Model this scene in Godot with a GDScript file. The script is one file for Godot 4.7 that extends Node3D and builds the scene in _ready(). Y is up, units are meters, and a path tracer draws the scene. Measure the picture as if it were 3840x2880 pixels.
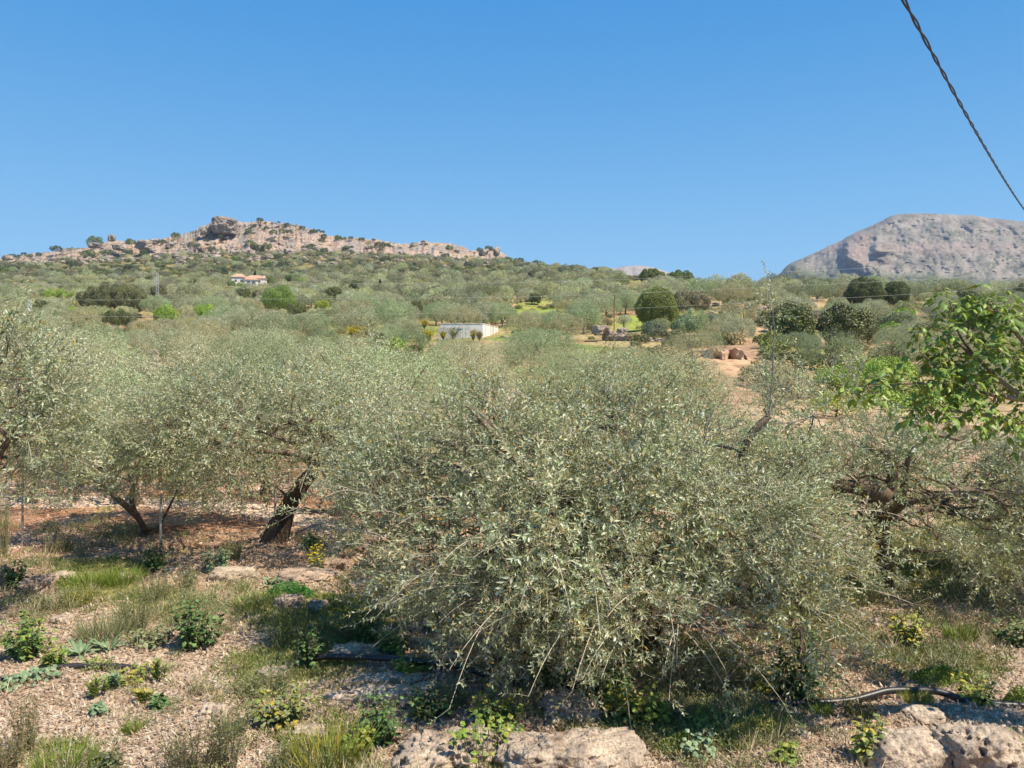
extends Node3D
# An olive grove below a rocky ridge. Camera at (0, EYE, 0) looking along -z; D is the distance along -z in metres.
# px / py name directions from the camera in the units of the photograph (F of them to one radian's tangent); every thing stands at its own distance and true size.

const F := 2952.0
const HY := 1330.0
const EYE := 3.3

var rng := RandomNumberGenerator.new()
var nz := FastNoiseLite.new()
var cell := FastNoiseLite.new()
var ridged := FastNoiseLite.new()
var raster := PackedFloat32Array()
const RW := 129
const RH := 193
const U0 := -1.9
const U1 := 1.9
const L0 := 1.0      # log of the nearest and farthest distance that the raster holds
const L1 := 8.9
var used := {}
var named := []      # [node, label without its place in a row, px]
var M := {}

class Buf:
	var v := PackedVector3Array()
	var c := PackedColorArray()
	var n := PackedVector3Array()
	var ix := PackedInt32Array()

	func leaf(at: Vector3, dir: Vector3, side: Vector3, length: float, width: float, col: Color) -> void:
		var k := v.size()
		var up := dir.cross(side) * width * 0.35
		var mid := at + dir * (length * 0.48) + up
		v.append(at); v.append(mid + side * width); v.append(at + dir * length); v.append(mid - side * width)
		c.append(col); c.append(col); c.append(col); c.append(col)
		ix.append(k); ix.append(k + 1); ix.append(k + 2); ix.append(k); ix.append(k + 2); ix.append(k + 3)

	# a broad leaf of two halves folded along the midrib, six triangles
	func broad(at: Vector3, dir: Vector3, side: Vector3, length: float, width: float, col: Color, bend := 0.25) -> void:
		var k := v.size()
		var up := side.cross(dir)
		var a := at + dir * (length * 0.35) + up * (width * 0.2)
		var b := at + dir * (length * 0.72) - up * (length * bend * 0.25)
		v.append(at); v.append(a + side * width - up * width * 0.25); v.append(a - side * width - up * width * 0.25); v.append(a)
		v.append(b + side * width * 0.72 - up * width * 0.2); v.append(b - side * width * 0.72 - up * width * 0.2); v.append(b)
		v.append(at + dir * length - up * (length * bend))
		for q in 8: c.append(col)
		for q in [0, 1, 3, 0, 3, 2, 1, 4, 6, 1, 6, 3, 2, 3, 6, 2, 6, 5, 4, 7, 6, 5, 6, 7]: ix.append(k + q)

	func tube(pts: Array, radii: Array, sides: int, col: Color, gnarl := 0.0, noise: FastNoiseLite = null) -> void:
		var count := pts.size()
		var k := v.size()
		var prev := Vector3.RIGHT
		for i in count:
			var p: Vector3 = pts[i]
			var a: Vector3 = pts[maxi(i - 1, 0)]
			var b: Vector3 = pts[mini(i + 1, count - 1)]
			var t := (b - a).normalized()
			var x := (prev - t * prev.dot(t))
			if x.length() < 0.05: x = t.cross(Vector3.BACK)
			if x.length() < 0.05: x = t.cross(Vector3.RIGHT)
			x = x.normalized()
			prev = x
			var y := t.cross(x)
			var r: float = radii[i]
			for s in sides:
				var w := TAU * s / sides
				var d := x * cos(w) + y * sin(w)
				var rr := r
				var cc := col
				if gnarl > 0.0:
					var q := p + d * r
					var g := noise.get_noise_3d(q.x * 90.0, q.y * 35.0, q.z * 90.0) + 0.5 * noise.get_noise_3d(q.x * 220.0, q.y * 70.0, q.z * 220.0)
					rr *= 1.0 + gnarl * g
					cc = col * (1.0 + 0.5 * g)
				v.append(p + d * rr); n.append(d); c.append(cc)
		for i in count - 1:
			for s in sides:
				var a := k + i * sides + s
				var b := k + i * sides + (s + 1) % sides
				ix.append(a); ix.append(a + sides); ix.append(b)
				ix.append(b); ix.append(a + sides); ix.append(b + sides)
		# closing tip
		var e := v.size()
		v.append(pts[count - 1]); n.append((pts[count - 1] - pts[count - 2]).normalized()); c.append(col)
		for s in sides:
			ix.append(k + (count - 1) * sides + s); ix.append(e); ix.append(k + (count - 1) * sides + (s + 1) % sides)

	func stick(a: Vector3, b: Vector3, r0: float, r1: float, col: Color) -> void:
		tube([a, b], [r0, r1], 3, col)

	func box(lo: Vector3, hi: Vector3, col: Color) -> void:
		quad(Vector3(lo.x, lo.y, hi.z), Vector3(lo.x, hi.y, hi.z), Vector3(hi.x, hi.y, hi.z), Vector3(hi.x, lo.y, hi.z), col)
		quad(Vector3(hi.x, lo.y, lo.z), Vector3(hi.x, hi.y, lo.z), Vector3(lo.x, hi.y, lo.z), Vector3(lo.x, lo.y, lo.z), col)
		quad(Vector3(lo.x, lo.y, lo.z), Vector3(lo.x, hi.y, lo.z), Vector3(lo.x, hi.y, hi.z), Vector3(lo.x, lo.y, hi.z), col)
		quad(Vector3(hi.x, lo.y, hi.z), Vector3(hi.x, hi.y, hi.z), Vector3(hi.x, hi.y, lo.z), Vector3(hi.x, lo.y, lo.z), col)
		quad(Vector3(lo.x, hi.y, hi.z), Vector3(lo.x, hi.y, lo.z), Vector3(hi.x, hi.y, lo.z), Vector3(hi.x, hi.y, hi.z), col)
		quad(Vector3(lo.x, lo.y, lo.z), Vector3(lo.x, lo.y, hi.z), Vector3(hi.x, lo.y, hi.z), Vector3(hi.x, lo.y, lo.z), col)

	# clockwise seen from outside
	func quad(a: Vector3, b: Vector3, d: Vector3, e: Vector3, col: Color) -> void:
		var k := v.size()
		var nn := (d - a).cross(b - a).normalized()
		for p in [a, b, d, e]: v.append(p); c.append(col); n.append(nn)
		for q in [0, 1, 2, 0, 2, 3]: ix.append(k + q)

	func tri(a: Vector3, b: Vector3, d: Vector3, col: Color) -> void:
		var k := v.size()
		var nn := (d - a).cross(b - a).normalized()
		for p in [a, b, d]: v.append(p); c.append(col); n.append(nn)
		for q in 3: ix.append(k + q)

	func add(o: Buf, t: Transform3D, tint := Color.WHITE) -> void:
		var k := v.size()
		v.append_array(t * o.v)
		if tint == Color.WHITE: c.append_array(o.c)
		else:
			for q in o.c: c.append(q * tint)
		for q in o.ix: ix.append(k + q)

	# normals shared by the faces round a vertex
	func soft() -> void:
		n.resize(v.size())
		n.fill(Vector3.ZERO)
		for i in range(0, ix.size(), 3):
			var a := ix[i]
			var b := ix[i + 1]
			var d := ix[i + 2]
			var f := (v[d] - v[a]).cross(v[b] - v[a])
			n[a] += f; n[b] += f; n[d] += f
		for i in n.size(): n[i] = n[i].normalized()

	func mesh(mat: Material) -> ArrayMesh:
		var m := ArrayMesh.new()
		var a := []
		a.resize(Mesh.ARRAY_MAX)
		a[Mesh.ARRAY_VERTEX] = v
		if n.size() == v.size(): a[Mesh.ARRAY_NORMAL] = n
		a[Mesh.ARRAY_COLOR] = c
		a[Mesh.ARRAY_INDEX] = ix
		m.add_surface_from_arrays(Mesh.PRIMITIVE_TRIANGLES, a)
		m.surface_set_material(0, mat)
		return m

# ---------------------------------------------------------------- naming

func numbered(called: String) -> String:
	if not used.has(called):
		used[called] = 0
		return called
	used[called] += 1
	return "%s_%03d" % [called, used[called]]

func tag(o: Node3D, label: String, category: String, group := "", px := -99999.0) -> Node3D:
	o.set_meta("label", label)
	o.set_meta("category", category)
	if group != "": o.set_meta("group", group)
	if px > -99990.0: named.append([o, label, px])
	return o

func thing(called: String, where: Vector3, turn := 0.0, size := 1.0) -> Node3D:
	var o := Node3D.new()
	o.name = numbered(called)
	add_child(o)
	o.position = where
	o.rotation.y = turn
	o.scale = Vector3.ONE * size
	return o

func obj(called: String, m: Mesh, parent: Node3D = self) -> MeshInstance3D:
	var o := MeshInstance3D.new()
	o.mesh = m
	o.name = numbered(called) if parent == self else called
	parent.add_child(o, true)
	return o

func struct(called: String, m: Mesh) -> MeshInstance3D:
	var o := obj(called, m)
	o.set_meta("kind", "structure")
	return o

func copies(called: String, m: Mesh, where: Array, tints: Array, parent: Node3D = self) -> MultiMeshInstance3D:
	var mm := MultiMesh.new()
	mm.transform_format = MultiMesh.TRANSFORM_3D
	mm.use_colors = not tints.is_empty()
	mm.mesh = m
	mm.instance_count = where.size()
	for i in where.size():
		mm.set_instance_transform(i, where[i])
		if not tints.is_empty(): mm.set_instance_color(i, tints[i])
	var o := MultiMeshInstance3D.new()
	o.multimesh = mm
	o.name = numbered(called) if parent == self else called
	o.set_meta("kind", "stuff")
	parent.add_child(o, true)
	return o

const COUNT_WORDS := ["", "one", "two", "three", "four", "five", "six", "seven", "eight", "nine", "ten", "eleven", "twelve", "thirteen", "fourteen", "fifteen", "sixteen", "seventeen", "eighteen", "nineteen", "twenty", "twenty-one", "twenty-two", "twenty-three", "twenty-four"]
const ORDER_WORDS := ["first", "second", "third", "fourth", "fifth", "sixth", "seventh", "eighth", "ninth", "tenth", "eleventh", "twelfth", "thirteenth", "fourteenth", "fifteenth", "sixteenth", "seventeenth", "eighteenth", "nineteenth", "twentieth", "twenty-first", "twenty-second", "twenty-third", "twenty-fourth"]

func finish_labels() -> void:
	var by := {}
	for e in named:
		if not by.has(e[1]): by[e[1]] = []
		by[e[1]].append(e)
	for k in by:
		var row: Array = by[k]
		if row.size() < 2 or row.size() > 24: continue
		row.sort_custom(func(a, b): return a[2] < b[2])
		for i in row.size():
			row[i][0].set_meta("label", "%s, %s of %s from left" % [k, ORDER_WORDS[i], COUNT_WORDS[row.size()]])

var landmarks := [
	[930, 1045, "the terracotta-roofed villa"], [1750, 1250, "the white flat-roofed building"], [420, 1130, "the broad holm oak"], [110, 1150, "the near pylon"],
	[590, 1090, "the slender far pylon"], [1320, 1245, "the yellow broom"], [2330, 1270, "the pale boulder pile"], [2455, 1180, "the rounded bright oak"], [2500, 1010, "the skyline oaks"],
	[3280, 1110, "the dark oak pair"], [2750, 1370, "the red earth bank"], [3300, 1420, "the bright green thicket"], [1050, 1140, "the round green bush"], [520, 1380, "the grey slope rocks"],
	[3000, 1190, "the rocky terraces"], [2010, 1160, "the small green meadow"], [800, 1035, "the fan palms"], [1500, 1060, "the row of cypresses"], [1045, 1990, "the dark leaning trunk"], [540, 1980, "the forked small olive"],
	[3350, 1850, "the bare-limbed olive"], [2250, 1900, "the big spreading olive"], [830, 830, "the summit rock"], [1700, 930, "the cliffs' low end"], [200, 930, "the ridge's left end"], [1200, 900, "the tall middle cliffs"], [2100, 1010, "the shrubby right shoulder"],
	[3650, 1090, "the walnut branch tips"], [1600, 1400, "the front olive's crown"], [50, 1300, "the silvery left olive"],
]

func near_what(p: Vector3) -> String:
	var px := 1920.0 + F * p.x / -p.z
	var py := HY - F * (p.y - EYE) / -p.z
	var best := 1e9
	var which = landmarks[0]
	for l in landmarks:
		var d := Vector2(px - l[0], (py - l[1]) * 1.6).length()
		if d < best:
			best = d
			which = l
	var dx: float = px - which[0]
	var dy: float = (py - which[1]) * 2.2
	var how := "left of" if dx < 0 else "right of"
	if absf(dy) > absf(dx): how = "above" if dy < 0 else "below"
	return ("close " if best < 70 else "") + how + " " + which[2]

# ---------------------------------------------------------------- materials

func noise_tex(freq: float, octaves: int, ramp: Array, size := 512, normal := 0.0, kind := 0, seed_ := 3) -> NoiseTexture2D:
	var t := NoiseTexture2D.new()
	var f := FastNoiseLite.new()
	f.noise_type = FastNoiseLite.TYPE_SIMPLEX_SMOOTH if kind == 0 else FastNoiseLite.TYPE_CELLULAR
	f.frequency = freq
	f.fractal_octaves = octaves
	f.seed = seed_
	t.noise = f
	t.width = size
	t.height = size
	t.seamless = true
	if normal > 0.0:
		t.as_normal_map = true
		t.bump_strength = normal
	else:
		var g := Gradient.new()
		var offs := PackedFloat32Array()
		var cols := PackedColorArray()
		for e in ramp:
			offs.append(e[0])
			cols.append(Color(e[1], e[2], e[3]))
		g.offsets = offs
		g.colors = cols
		t.color_ramp = g
	return t

func mat(called: String, rough: float, spec := 0.5) -> StandardMaterial3D:
	var m := StandardMaterial3D.new()
	m.resource_name = called
	m.vertex_color_use_as_albedo = true
	m.roughness = rough
	m.metallic_specular = spec
	M[called] = m
	return m

func leaf_mat(called: String, tint: Color, rough := 0.5, back := 0.35) -> StandardMaterial3D:
	var m := mat(called, rough, 0.45)
	m.albedo_color = tint.linear_to_srgb()
	m.cull_mode = BaseMaterial3D.CULL_DISABLED
	m.backlight_enabled = true
	m.backlight = Color(back, back, back * 0.7)
	return m

func stone_mat(called: String, scale1: float, scale2: float, bump: float) -> StandardMaterial3D:
	var m := mat(called, 0.95, 0.2)
	m.albedo_texture = M.speckle
	m.uv1_triplanar = true
	m.uv1_world_triplanar = true
	m.uv1_scale = Vector3.ONE * scale1
	m.normal_enabled = true
	m.normal_texture = M.rough_normal
	m.normal_scale = bump
	m.detail_enabled = true
	m.detail_albedo = M.blotch
	m.detail_blend_mode = BaseMaterial3D.BLEND_MODE_MUL
	m.detail_uv_layer = BaseMaterial3D.DETAIL_UV_2
	m.uv2_triplanar = true
	m.uv2_world_triplanar = true
	m.uv2_scale = Vector3.ONE * scale2
	return m

func make_materials() -> void:
	M.speckle = noise_tex(0.02, 5, [[0.0, 0.5, 0.46, 0.43], [0.35, 0.88, 0.86, 0.84], [0.5, 0.99, 0.98, 0.97], [1.0, 1, 1, 1]])
	M.blotch = noise_tex(0.012, 4, [[0.0, 0.68, 0.65, 0.63], [0.4, 0.93, 0.92, 0.91], [0.52, 1, 1, 0.99], [1.0, 1, 1, 1]], 512, 0.0, 0, 11)
	M.rough_normal = noise_tex(0.03, 5, [], 512, 6.0, 0, 5)
	M.streak = noise_tex(0.05, 4, [[0.0, 0.5, 0.48, 0.46], [0.5, 0.85, 0.84, 0.83], [1.0, 1, 1, 1]], 512, 0.0, 0, 21)
	stone_mat("ground_soil", 0.9, 0.13, 0.9)
	stone_mat("hill_soil", 0.08, 0.011, 0.8)
	stone_mat("limestone", 2.6, 0.5, 1.9)
	stone_mat("cliff_stone", 0.06, 0.014, 1.0)
	stone_mat("mountain_stone", 0.012, 0.0025, 1.2)
	stone_mat("plaster", 0.3, 0.1, 0.1).detail_enabled = false
	M.plaster.albedo_texture = noise_tex(0.01, 4, [[0.0, 0.84, 0.82, 0.79], [0.45, 0.97, 0.96, 0.95], [1.0, 1, 1, 1]], 256, 0.0, 0, 31)
	var b := stone_mat("bark", 5.0, 1.2, 1.2)
	b.uv1_world_triplanar = false
	b.uv2_world_triplanar = false
	b.uv1_scale = Vector3(6.0, 2.0, 6.0)
	leaf_mat("olive_leaf", Color(1, 1, 1), 0.45, 0.8)
	leaf_mat("olive_grey", Color(1.0, 0.97, 0.92), 0.55, 0.6)
	leaf_mat("olive_green", Color(0.8, 0.94, 0.72), 0.55, 0.6)
	leaf_mat("olive_tan", Color(1.0, 0.88, 0.74), 0.55, 0.6)
	leaf_mat("olive_dark", Color(0.62, 0.7, 0.55), 0.55, 0.5)
	leaf_mat("herb", Color(1, 1, 1), 0.5, 0.5)
	leaf_mat("walnut_leaf", Color(1, 1, 1), 0.48, 0.6)
	mat("litter", 0.85, 0.3)
	mat("dry_stem", 0.85, 0.3)
	var p := mat("pipe_plastic", 0.42, 0.5)
	p.albedo_texture = M.streak
	p.uv1_triplanar = true
	p.uv1_scale = Vector3.ONE * 2.0
	mat("cable_sheath", 0.5, 0.5)
	var s := mat("galvanised", 0.5, 0.5)
	s.metallic = 0.5
	mat("roof_tile", 0.9, 0.3)
	mat("dark_glass", 0.2, 0.5)

# ---------------------------------------------------------------- terrain

const COLS := [-4000.0, -600.0, 0.0, 250.0, 500.0, 750.0, 1000.0, 1250.0, 1500.0, 1750.0, 2000.0, 2250.0, 2500.0, 2750.0, 3000.0, 3250.0, 3500.0, 3840.0, 5000.0, 7500.0]

# distance, and where the ground lies (in py) along COLS
var far_rows := [
	[100.0, [1320, 1305, 1300, 1300, 1300, 1298, 1295, 1292, 1290, 1287, 1287, 1285, 1280, 1270, 1270, 1275, 1285, 1295, 1310, 1330]],
	[150.0, [1260, 1238, 1230, 1228, 1226, 1225, 1225, 1225, 1225, 1222, 1220, 1204, 1184, 1172, 1172, 1178, 1185, 1195, 1215, 1250]],
	[220.0, [1220, 1175, 1165, 1165, 1165, 1165, 1165, 1163, 1162, 1160, 1158, 1140, 1110, 1100, 1098, 1105, 1112, 1120, 1150, 1210]],
	[300.0, [1200, 1132, 1120, 1120, 1120, 1118, 1116, 1115, 1114, 1112, 1108, 1085, 1050, 1092, 1100, 1108, 1112, 1118, 1150, 1215]],
	[400.0, [1190, 1094, 1080, 1080, 1079, 1077, 1074, 1072, 1070, 1066, 1060, 1052, 1055, 1112, 1125, 1130, 1135, 1140, 1165, 1225]],
	[550.0, [1180, 1046, 1030, 1028, 1022, 1018, 1016, 1013, 1012, 1014, 1012, 1028, 1080, 1135, 1150, 1155, 1160, 1165, 1185, 1235]],
	[700.0, [1170, 1010, 994, 984, 968, 956, 952, 952, 964, 982, 1000, 1030, 1105, 1150, 1165, 1172, 1178, 1185, 1205, 1240]],
	[770.0, [1170, 1010, 990, 965, 935, 905, 890, 905, 930, 950, 990, 1035, 1115, 1158, 1172, 1180, 1186, 1192, 1212, 1245]],
	[950.0, [1190, 1050, 1025, 1005, 980, 960, 960, 970, 995, 1010, 1040, 1080, 1150, 1185, 1195, 1200, 1205, 1210, 1225, 1255]],
	[1500.0, [1240, 1180, 1170, 1165, 1160, 1155, 1155, 1160, 1170, 1180, 1190, 1210, 1240, 1250, 1255, 1255, 1255, 1258, 1265, 1280]],
	[7500.0, [1315, 1310, 1310, 1310, 1310, 1310, 1310, 1310, 1310, 1310, 1310, 1310, 1310, 1310, 1310, 1310, 1310, 1310, 1310, 1318]],
]
var near_rows := [[2.7, -1.85], [4.0, -2.75], [5.5, -3.2], [8.0, -3.3], [14.0, -3.3], [22.0, -3.28], [35.0, -2.95], [60.0, -1.4]]

func make_raster() -> void:
	var rows := []      # [log distance, heights along COLS]
	for e in near_rows:
		var a := []
		for k in COLS.size():
			var h: float = e[1]
			if e[0] > 20.0: h += clampf((COLS[k] - 1920.0) / 4000.0, -0.3, 0.3) * (e[0] - 20.0) * 0.012
			a.append(h)
		rows.append([log(e[0]), a])
	for e in far_rows:
		var a := []
		for k in COLS.size(): a.append((HY - e[1][k]) / F * e[0])
		rows.append([log(e[0]), a])
	raster.resize(RW * RH)
	for i in RW:
		var u := lerpf(U0, U1, float(i) / (RW - 1))
		var px := clampf(1920.0 + F * u, COLS[0], COLS[-1] - 0.01)
		var k := 0
		while COLS[k + 1] <= px: k += 1
		var t: float = (px - COLS[k]) / (COLS[k + 1] - COLS[k])
		t = lerpf(t, t * t * (3.0 - 2.0 * t), 0.5)
		var line := PackedFloat32Array()
		for e in rows: line.append(lerpf(e[1][k], e[1][k + 1], t))
		for j in RH:
			var l := lerpf(L0, L1, float(j) / (RH - 1))
			var q := 0
			while q < rows.size() - 2 and rows[q + 1][0] <= l: q += 1
			var w := clampf((l - rows[q][0]) / (rows[q + 1][0] - rows[q][0]), 0.0, 1.0)
			var h: float = line[q]
			if q > 0 and q < rows.size() - 2:
				h = cubic_interpolate(line[q], line[q + 1], line[q - 1], line[q + 2], w)
				h = lerpf(h, lerpf(line[q], line[q + 1], w), 0.4)
			else:
				h = lerpf(line[q], line[q + 1], w)
			raster[i * RH + j] = h

func ground(x: float, z: float) -> float:
	var d := maxf(-z, 2.75)
	var a := clampf((x / d - U0) / (U1 - U0), 0.0, 0.9999) * (RW - 1)
	var b := clampf((log(d) - L0) / (L1 - L0), 0.0, 0.9999) * (RH - 1)
	var i := int(a)
	var j := int(b)
	var s := a - i
	var t := b - j
	var k := i * RH + j
	var h := lerpf(lerpf(raster[k], raster[k + RH], s), lerpf(raster[k + 1], raster[k + RH + 1], s), t)
	var big := clampf((d - 30.0) * 0.012, 0.0, 1.6)
	h += 0.045 * nz.get_noise_2d(x * 60.0, z * 60.0) + 0.09 * nz.get_noise_2d(x * 14.0, z * 14.0 + 70.0)
	if big > 0.0: h += big * nz.get_noise_2d(x * 3.0 + 400.0, z * 3.0)
	if d > 48.0 and d < 100.0:
		var px := 1920.0 + F * x / d
		var win := smoothstep(2420.0, 2620.0, px) * (1.0 - smoothstep(2880.0, 3060.0, px))
		if win > 0.0: h += 1.35 * win * smoothstep(49.0, 56.0, d + 1.5 * nz.get_noise_2d(x * 20.0, z * 5.0)) * (1.0 - smoothstep(62.0, 98.0, d))
	return EYE + h

func on(x: float, z: float, dy := 0.0) -> Vector3:
	return Vector3(x, ground(x, z) + dy, z)

func at(px: float, d: float, dy := 0.0) -> Vector3:
	return on((px - 1920.0) / F * d, -d, dy)

# a point at a height seen at py
func P(px: float, py: float, d: float) -> Vector3:
	return Vector3((px - 1920.0) / F * d, EYE + (HY - py) / F * d, -d)

# the distance at which the ground comes into sight along that direction
func dist(px: float, py: float) -> float:
	var d := 4.0
	while d < 900.0:
		var g := ground((px - 1920.0) / F * d, -d)
		if g >= EYE + (HY - py) / F * d: return d
		d *= 1.008
	return d

func spot(px: float, py: float) -> Vector3:
	return at(px, dist(px, py))

# places of single trees and bushes that the grove leaves clear: px, distance, half width in px
var clear := [[1755.0, 108.0, 135.0, 1277.0], [940.0, 392.0, 66.0, 1052.0], [2350.0, 99.0, 135.0, 1302.0], [560.0, 54.0, 60.0, 1418.0], [2735.0, 56.0, 75.0, 1395.0], [2010.0, 190.0, 90.0, 1172.0]]

func gravel_line(px: float) -> float:
	# distance of the pale stony strip that crosses the grove
	if px < 900.0: return lerpf(18.0, 17.0, clampf((px - 100.0) / 800.0, 0.0, 1.0))
	return lerpf(17.0, 14.9, clampf((px - 900.0) / 450.0, 0.0, 1.0))

func greenness(x: float, z: float) -> float:
	var d := -z
	var px := 1920.0 + F * x / d
	var g := nz.get_noise_2d(x * 22.0 + 900.0, z * 22.0) * 0.9 + nz.get_noise_2d(x * 70.0, z * 70.0 + 300.0) * 0.5
	if d < 30.0:
		for e in patches:
			var q := Vector2((px - e[0]) / e[2], (d - e[1]) / e[3])
			var l := q.length_squared()
			if l < 1.0: g += e[4] * (1.0 - l)
	return g

# px, D, half width, half depth, strength of grassy ground
var patches := [
	[330.0, 11.8, 260.0, 1.1, 1.0], [520.0, 10.4, 300.0, 1.0, 0.6], [1080.0, 10.4, 260.0, 0.9, 0.8], [1330.0, 9.6, 300.0, 1.2, 0.8], [960.0, 8.2, 260.0, 0.9, 0.6], [1180.0, 6.6, 330.0, 0.8, 0.8],
	[1150.0, 8.6, 260.0, 0.7, 0.8], [2500.0, 7.0, 500.0, 0.7, 1.0], [2750.0, 6.7, 450.0, 0.6, 0.9], [2650.0, 7.8, 350.0, 0.5, 0.6], [3520.0, 8.3, 300.0, 0.7, 1.0], [3700.0, 8.0, 200.0, 0.8, 0.8], [3420.0, 9.3, 350.0, 1.0, 0.6],
	[3500.0, 12.6, 700.0, 2.6, 1.3], [3750.0, 14.0, 500.0, 3.0, 1.3], [300.0, 6.4, 260.0, 0.5, 0.7], [90.0, 8.9, 200.0, 0.8, 0.8], [3000.0, 9.6, 240.0, 1.2, 0.4], [1500.0, 11.0, 300.0, 1.4, 0.5],
]

func ground_color(x: float, z: float) -> Color:
	var d := -z
	var px := 1920.0 + F * x / maxf(d, 1.0)
	var n1 := nz.get_noise_2d(x * 9.0, z * 9.0)
	var n2 := nz.get_noise_2d(x * 45.0 + 50.0, z * 45.0)
	var col := Color(0.5, 0.36, 0.25)
	if d < 60.0:
		col = Color(0.5, 0.395, 0.3).lerp(Color(0.42, 0.295, 0.205), clampf(0.5 + n1 + 0.7 * n2, 0.0, 1.0))
		var red := smoothstep(11.5, 13.5, d) * (1.0 - smoothstep(24.0, 40.0, d)) * (1.0 - 0.6 * smoothstep(1800.0, 2600.0, px))
		red = maxf(red, 0.75 * (1.0 - smoothstep(0.8, 2.2, Vector2(x - 1.4, z + 9.0).length() - 1.2)))
		col = col.lerp(Color(0.42, 0.225, 0.135), clampf(red * (0.85 + 0.5 * n2), 0.0, 1.0))
		if px < 1500.0:
			var gl := absf(d - gravel_line(px) + 0.5 * n1)
			col = col.lerp(Color(0.66, 0.54, 0.43), 0.85 * (1.0 - smoothstep(0.35, 0.9, gl)))
			gl = absf(d - 19.8 + 0.6 * n1)
			col = col.lerp(Color(0.6, 0.46, 0.35), 0.5 * (1.0 - smoothstep(0.3, 0.8, gl)))
		var g := greenness(x, z)
		col = col.lerp(Color(0.27, 0.27, 0.1), 0.75 * smoothstep(0.25, 0.85, g))
	if d > 25.0:
		var g := nz.get_noise_2d(x * 4.0 + 33.0, z * 4.0) + 0.5 * n1
		var hill := Color(0.36, 0.29, 0.15).lerp(Color(0.2, 0.25, 0.07), smoothstep(-0.1, 0.4, g))
		hill = hill.lerp(Color(0.46, 0.29, 0.18), 0.8 * smoothstep(0.15, 0.45, nz.get_noise_2d(x * 5.0 - 200.0, z * 5.0) + 0.3 * n2))
		if px > 2560.0 and px < 3500.0 and d < 240.0: hill = hill.lerp(Color(0.46, 0.33, 0.22), 0.5 * smoothstep(-0.05, 0.3, n1 + 0.4 * n2))
		if d > 40.0 and d < 75.0: hill = hill.lerp(Color(0.5, 0.33, 0.22), 0.9 * smoothstep(2580.0, 2680.0, px) * (1.0 - smoothstep(2800.0, 2900.0, px)))
		# meadows on the slope
		for e in [[2010.0, 205.0, 130.0, 45.0], [2450.0, 135.0, 170.0, 22.0], [2700.0, 132.0, 90.0, 16.0], [60.0, 400.0, 90.0, 26.0], [3750.0, 150.0, 160.0, 20.0]]:
			var q := Vector2((px - e[0]) / e[2], (d - e[1]) / e[3]).length()
			hill = hill.lerp(Color(0.26, 0.33, 0.06), 0.9 * (1.0 - smoothstep(0.6, 1.1, q + 0.4 * n1)))
		if d > 380.0:
			var scrub := Color(0.24, 0.22, 0.1).lerp(Color(0.34, 0.25, 0.1), smoothstep(0.0, 0.4, n1)).lerp(Color(0.13, 0.16, 0.06), smoothstep(0.05, 0.35, g))
			hill = hill.lerp(scrub, smoothstep(380.0, 480.0, d))
		col = col.lerp(hill, smoothstep(25.0, 55.0, d))
	return col * 1.12

func terrain_strip(l0: float, l1: float, rows: int, us: PackedFloat32Array, m: Material) -> ArrayMesh:
	var b := Buf.new()
	var w := us.size()
	for j in rows + 1:
		var d := exp(lerpf(l0, l1, float(j) / rows))
		for i in w:
			var x := us[i] * d
			b.v.append(Vector3(x, ground(x, -d), -d))
			b.c.append(ground_color(x, -d))
	for j in rows:
		for i in w - 1:
			var k := j * w + i
			b.ix.append(k); b.ix.append(k + w); b.ix.append(k + w + 1)
			b.ix.append(k); b.ix.append(k + w + 1); b.ix.append(k + 1)
	b.soft()
	return b.mesh(m)

func make_terrain() -> void:
	var us := PackedFloat32Array()
	for i in 9: us.append(lerpf(-2.6, -0.95, i / 9.0))
	for i in 321: us.append(lerpf(-0.95, 0.95, i / 320.0))
	for i in 9: us.append(lerpf(0.95, 2.6, (i + 1) / 9.0))
	struct("ground", terrain_strip(log(2.8), log(30.0), 190, us, M.ground_soil))
	struct("hillside", terrain_strip(log(29.95), log(7300.0), 210, us, M.hill_soil))
	# the verge that the photograph was taken from
	var b := Buf.new()
	for j in 2:
		for i in 2:
			b.v.append(Vector3(lerpf(-60.0, 60.0, i), 1.45 if j else 1.4, lerpf(-2.78, 40.0, j)))
			b.c.append(Color(0.4, 0.33, 0.25))
	for q in [0, 1, 3, 0, 3, 2]: b.ix.append(q)
	b.soft()
	struct("verge", b.mesh(M.ground_soil))

func profile(list: Array, px: float) -> float:
	if px <= list[0][0]: return list[0][1]
	for i in list.size() - 1:
		if px <= list[i + 1][0]:
			return lerpf(list[i][1], list[i + 1][1], (px - list[i][0]) / (list[i + 1][0] - list[i][0]))
	return list[-1][1]

var ledges := []

var crest := [
	[-300, 990], [-60, 975], [0, 968], [60, 957], [130, 950], [200, 942], [250, 930], [330, 926], [400, 905], [425, 900], [470, 908], [560, 902], [620, 892], [700, 874], [745, 856], [775, 842], [800, 832],
	[880, 832], [900, 832], [940, 834], [985, 825], [1040, 835], [1110, 843], [1180, 862], [1230, 882], [1290, 891], [1350, 893], [1420, 900], [1460, 908], [1500, 914], [1540, 911], [1590, 906], [1640, 910], [1680, 912],
	[1735, 922], [1755, 938], [1790, 940], [1830, 934], [1870, 936], [1895, 958], [1960, 985], [2050, 1004]]
var foot := [[-300, 1010], [0, 990], [150, 985], [400, 965], [600, 965], [800, 950], [1000, 945], [1200, 945], [1400, 955], [1600, 968], [1800, 985], [1900, 992], [2050, 1012]]

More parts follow.
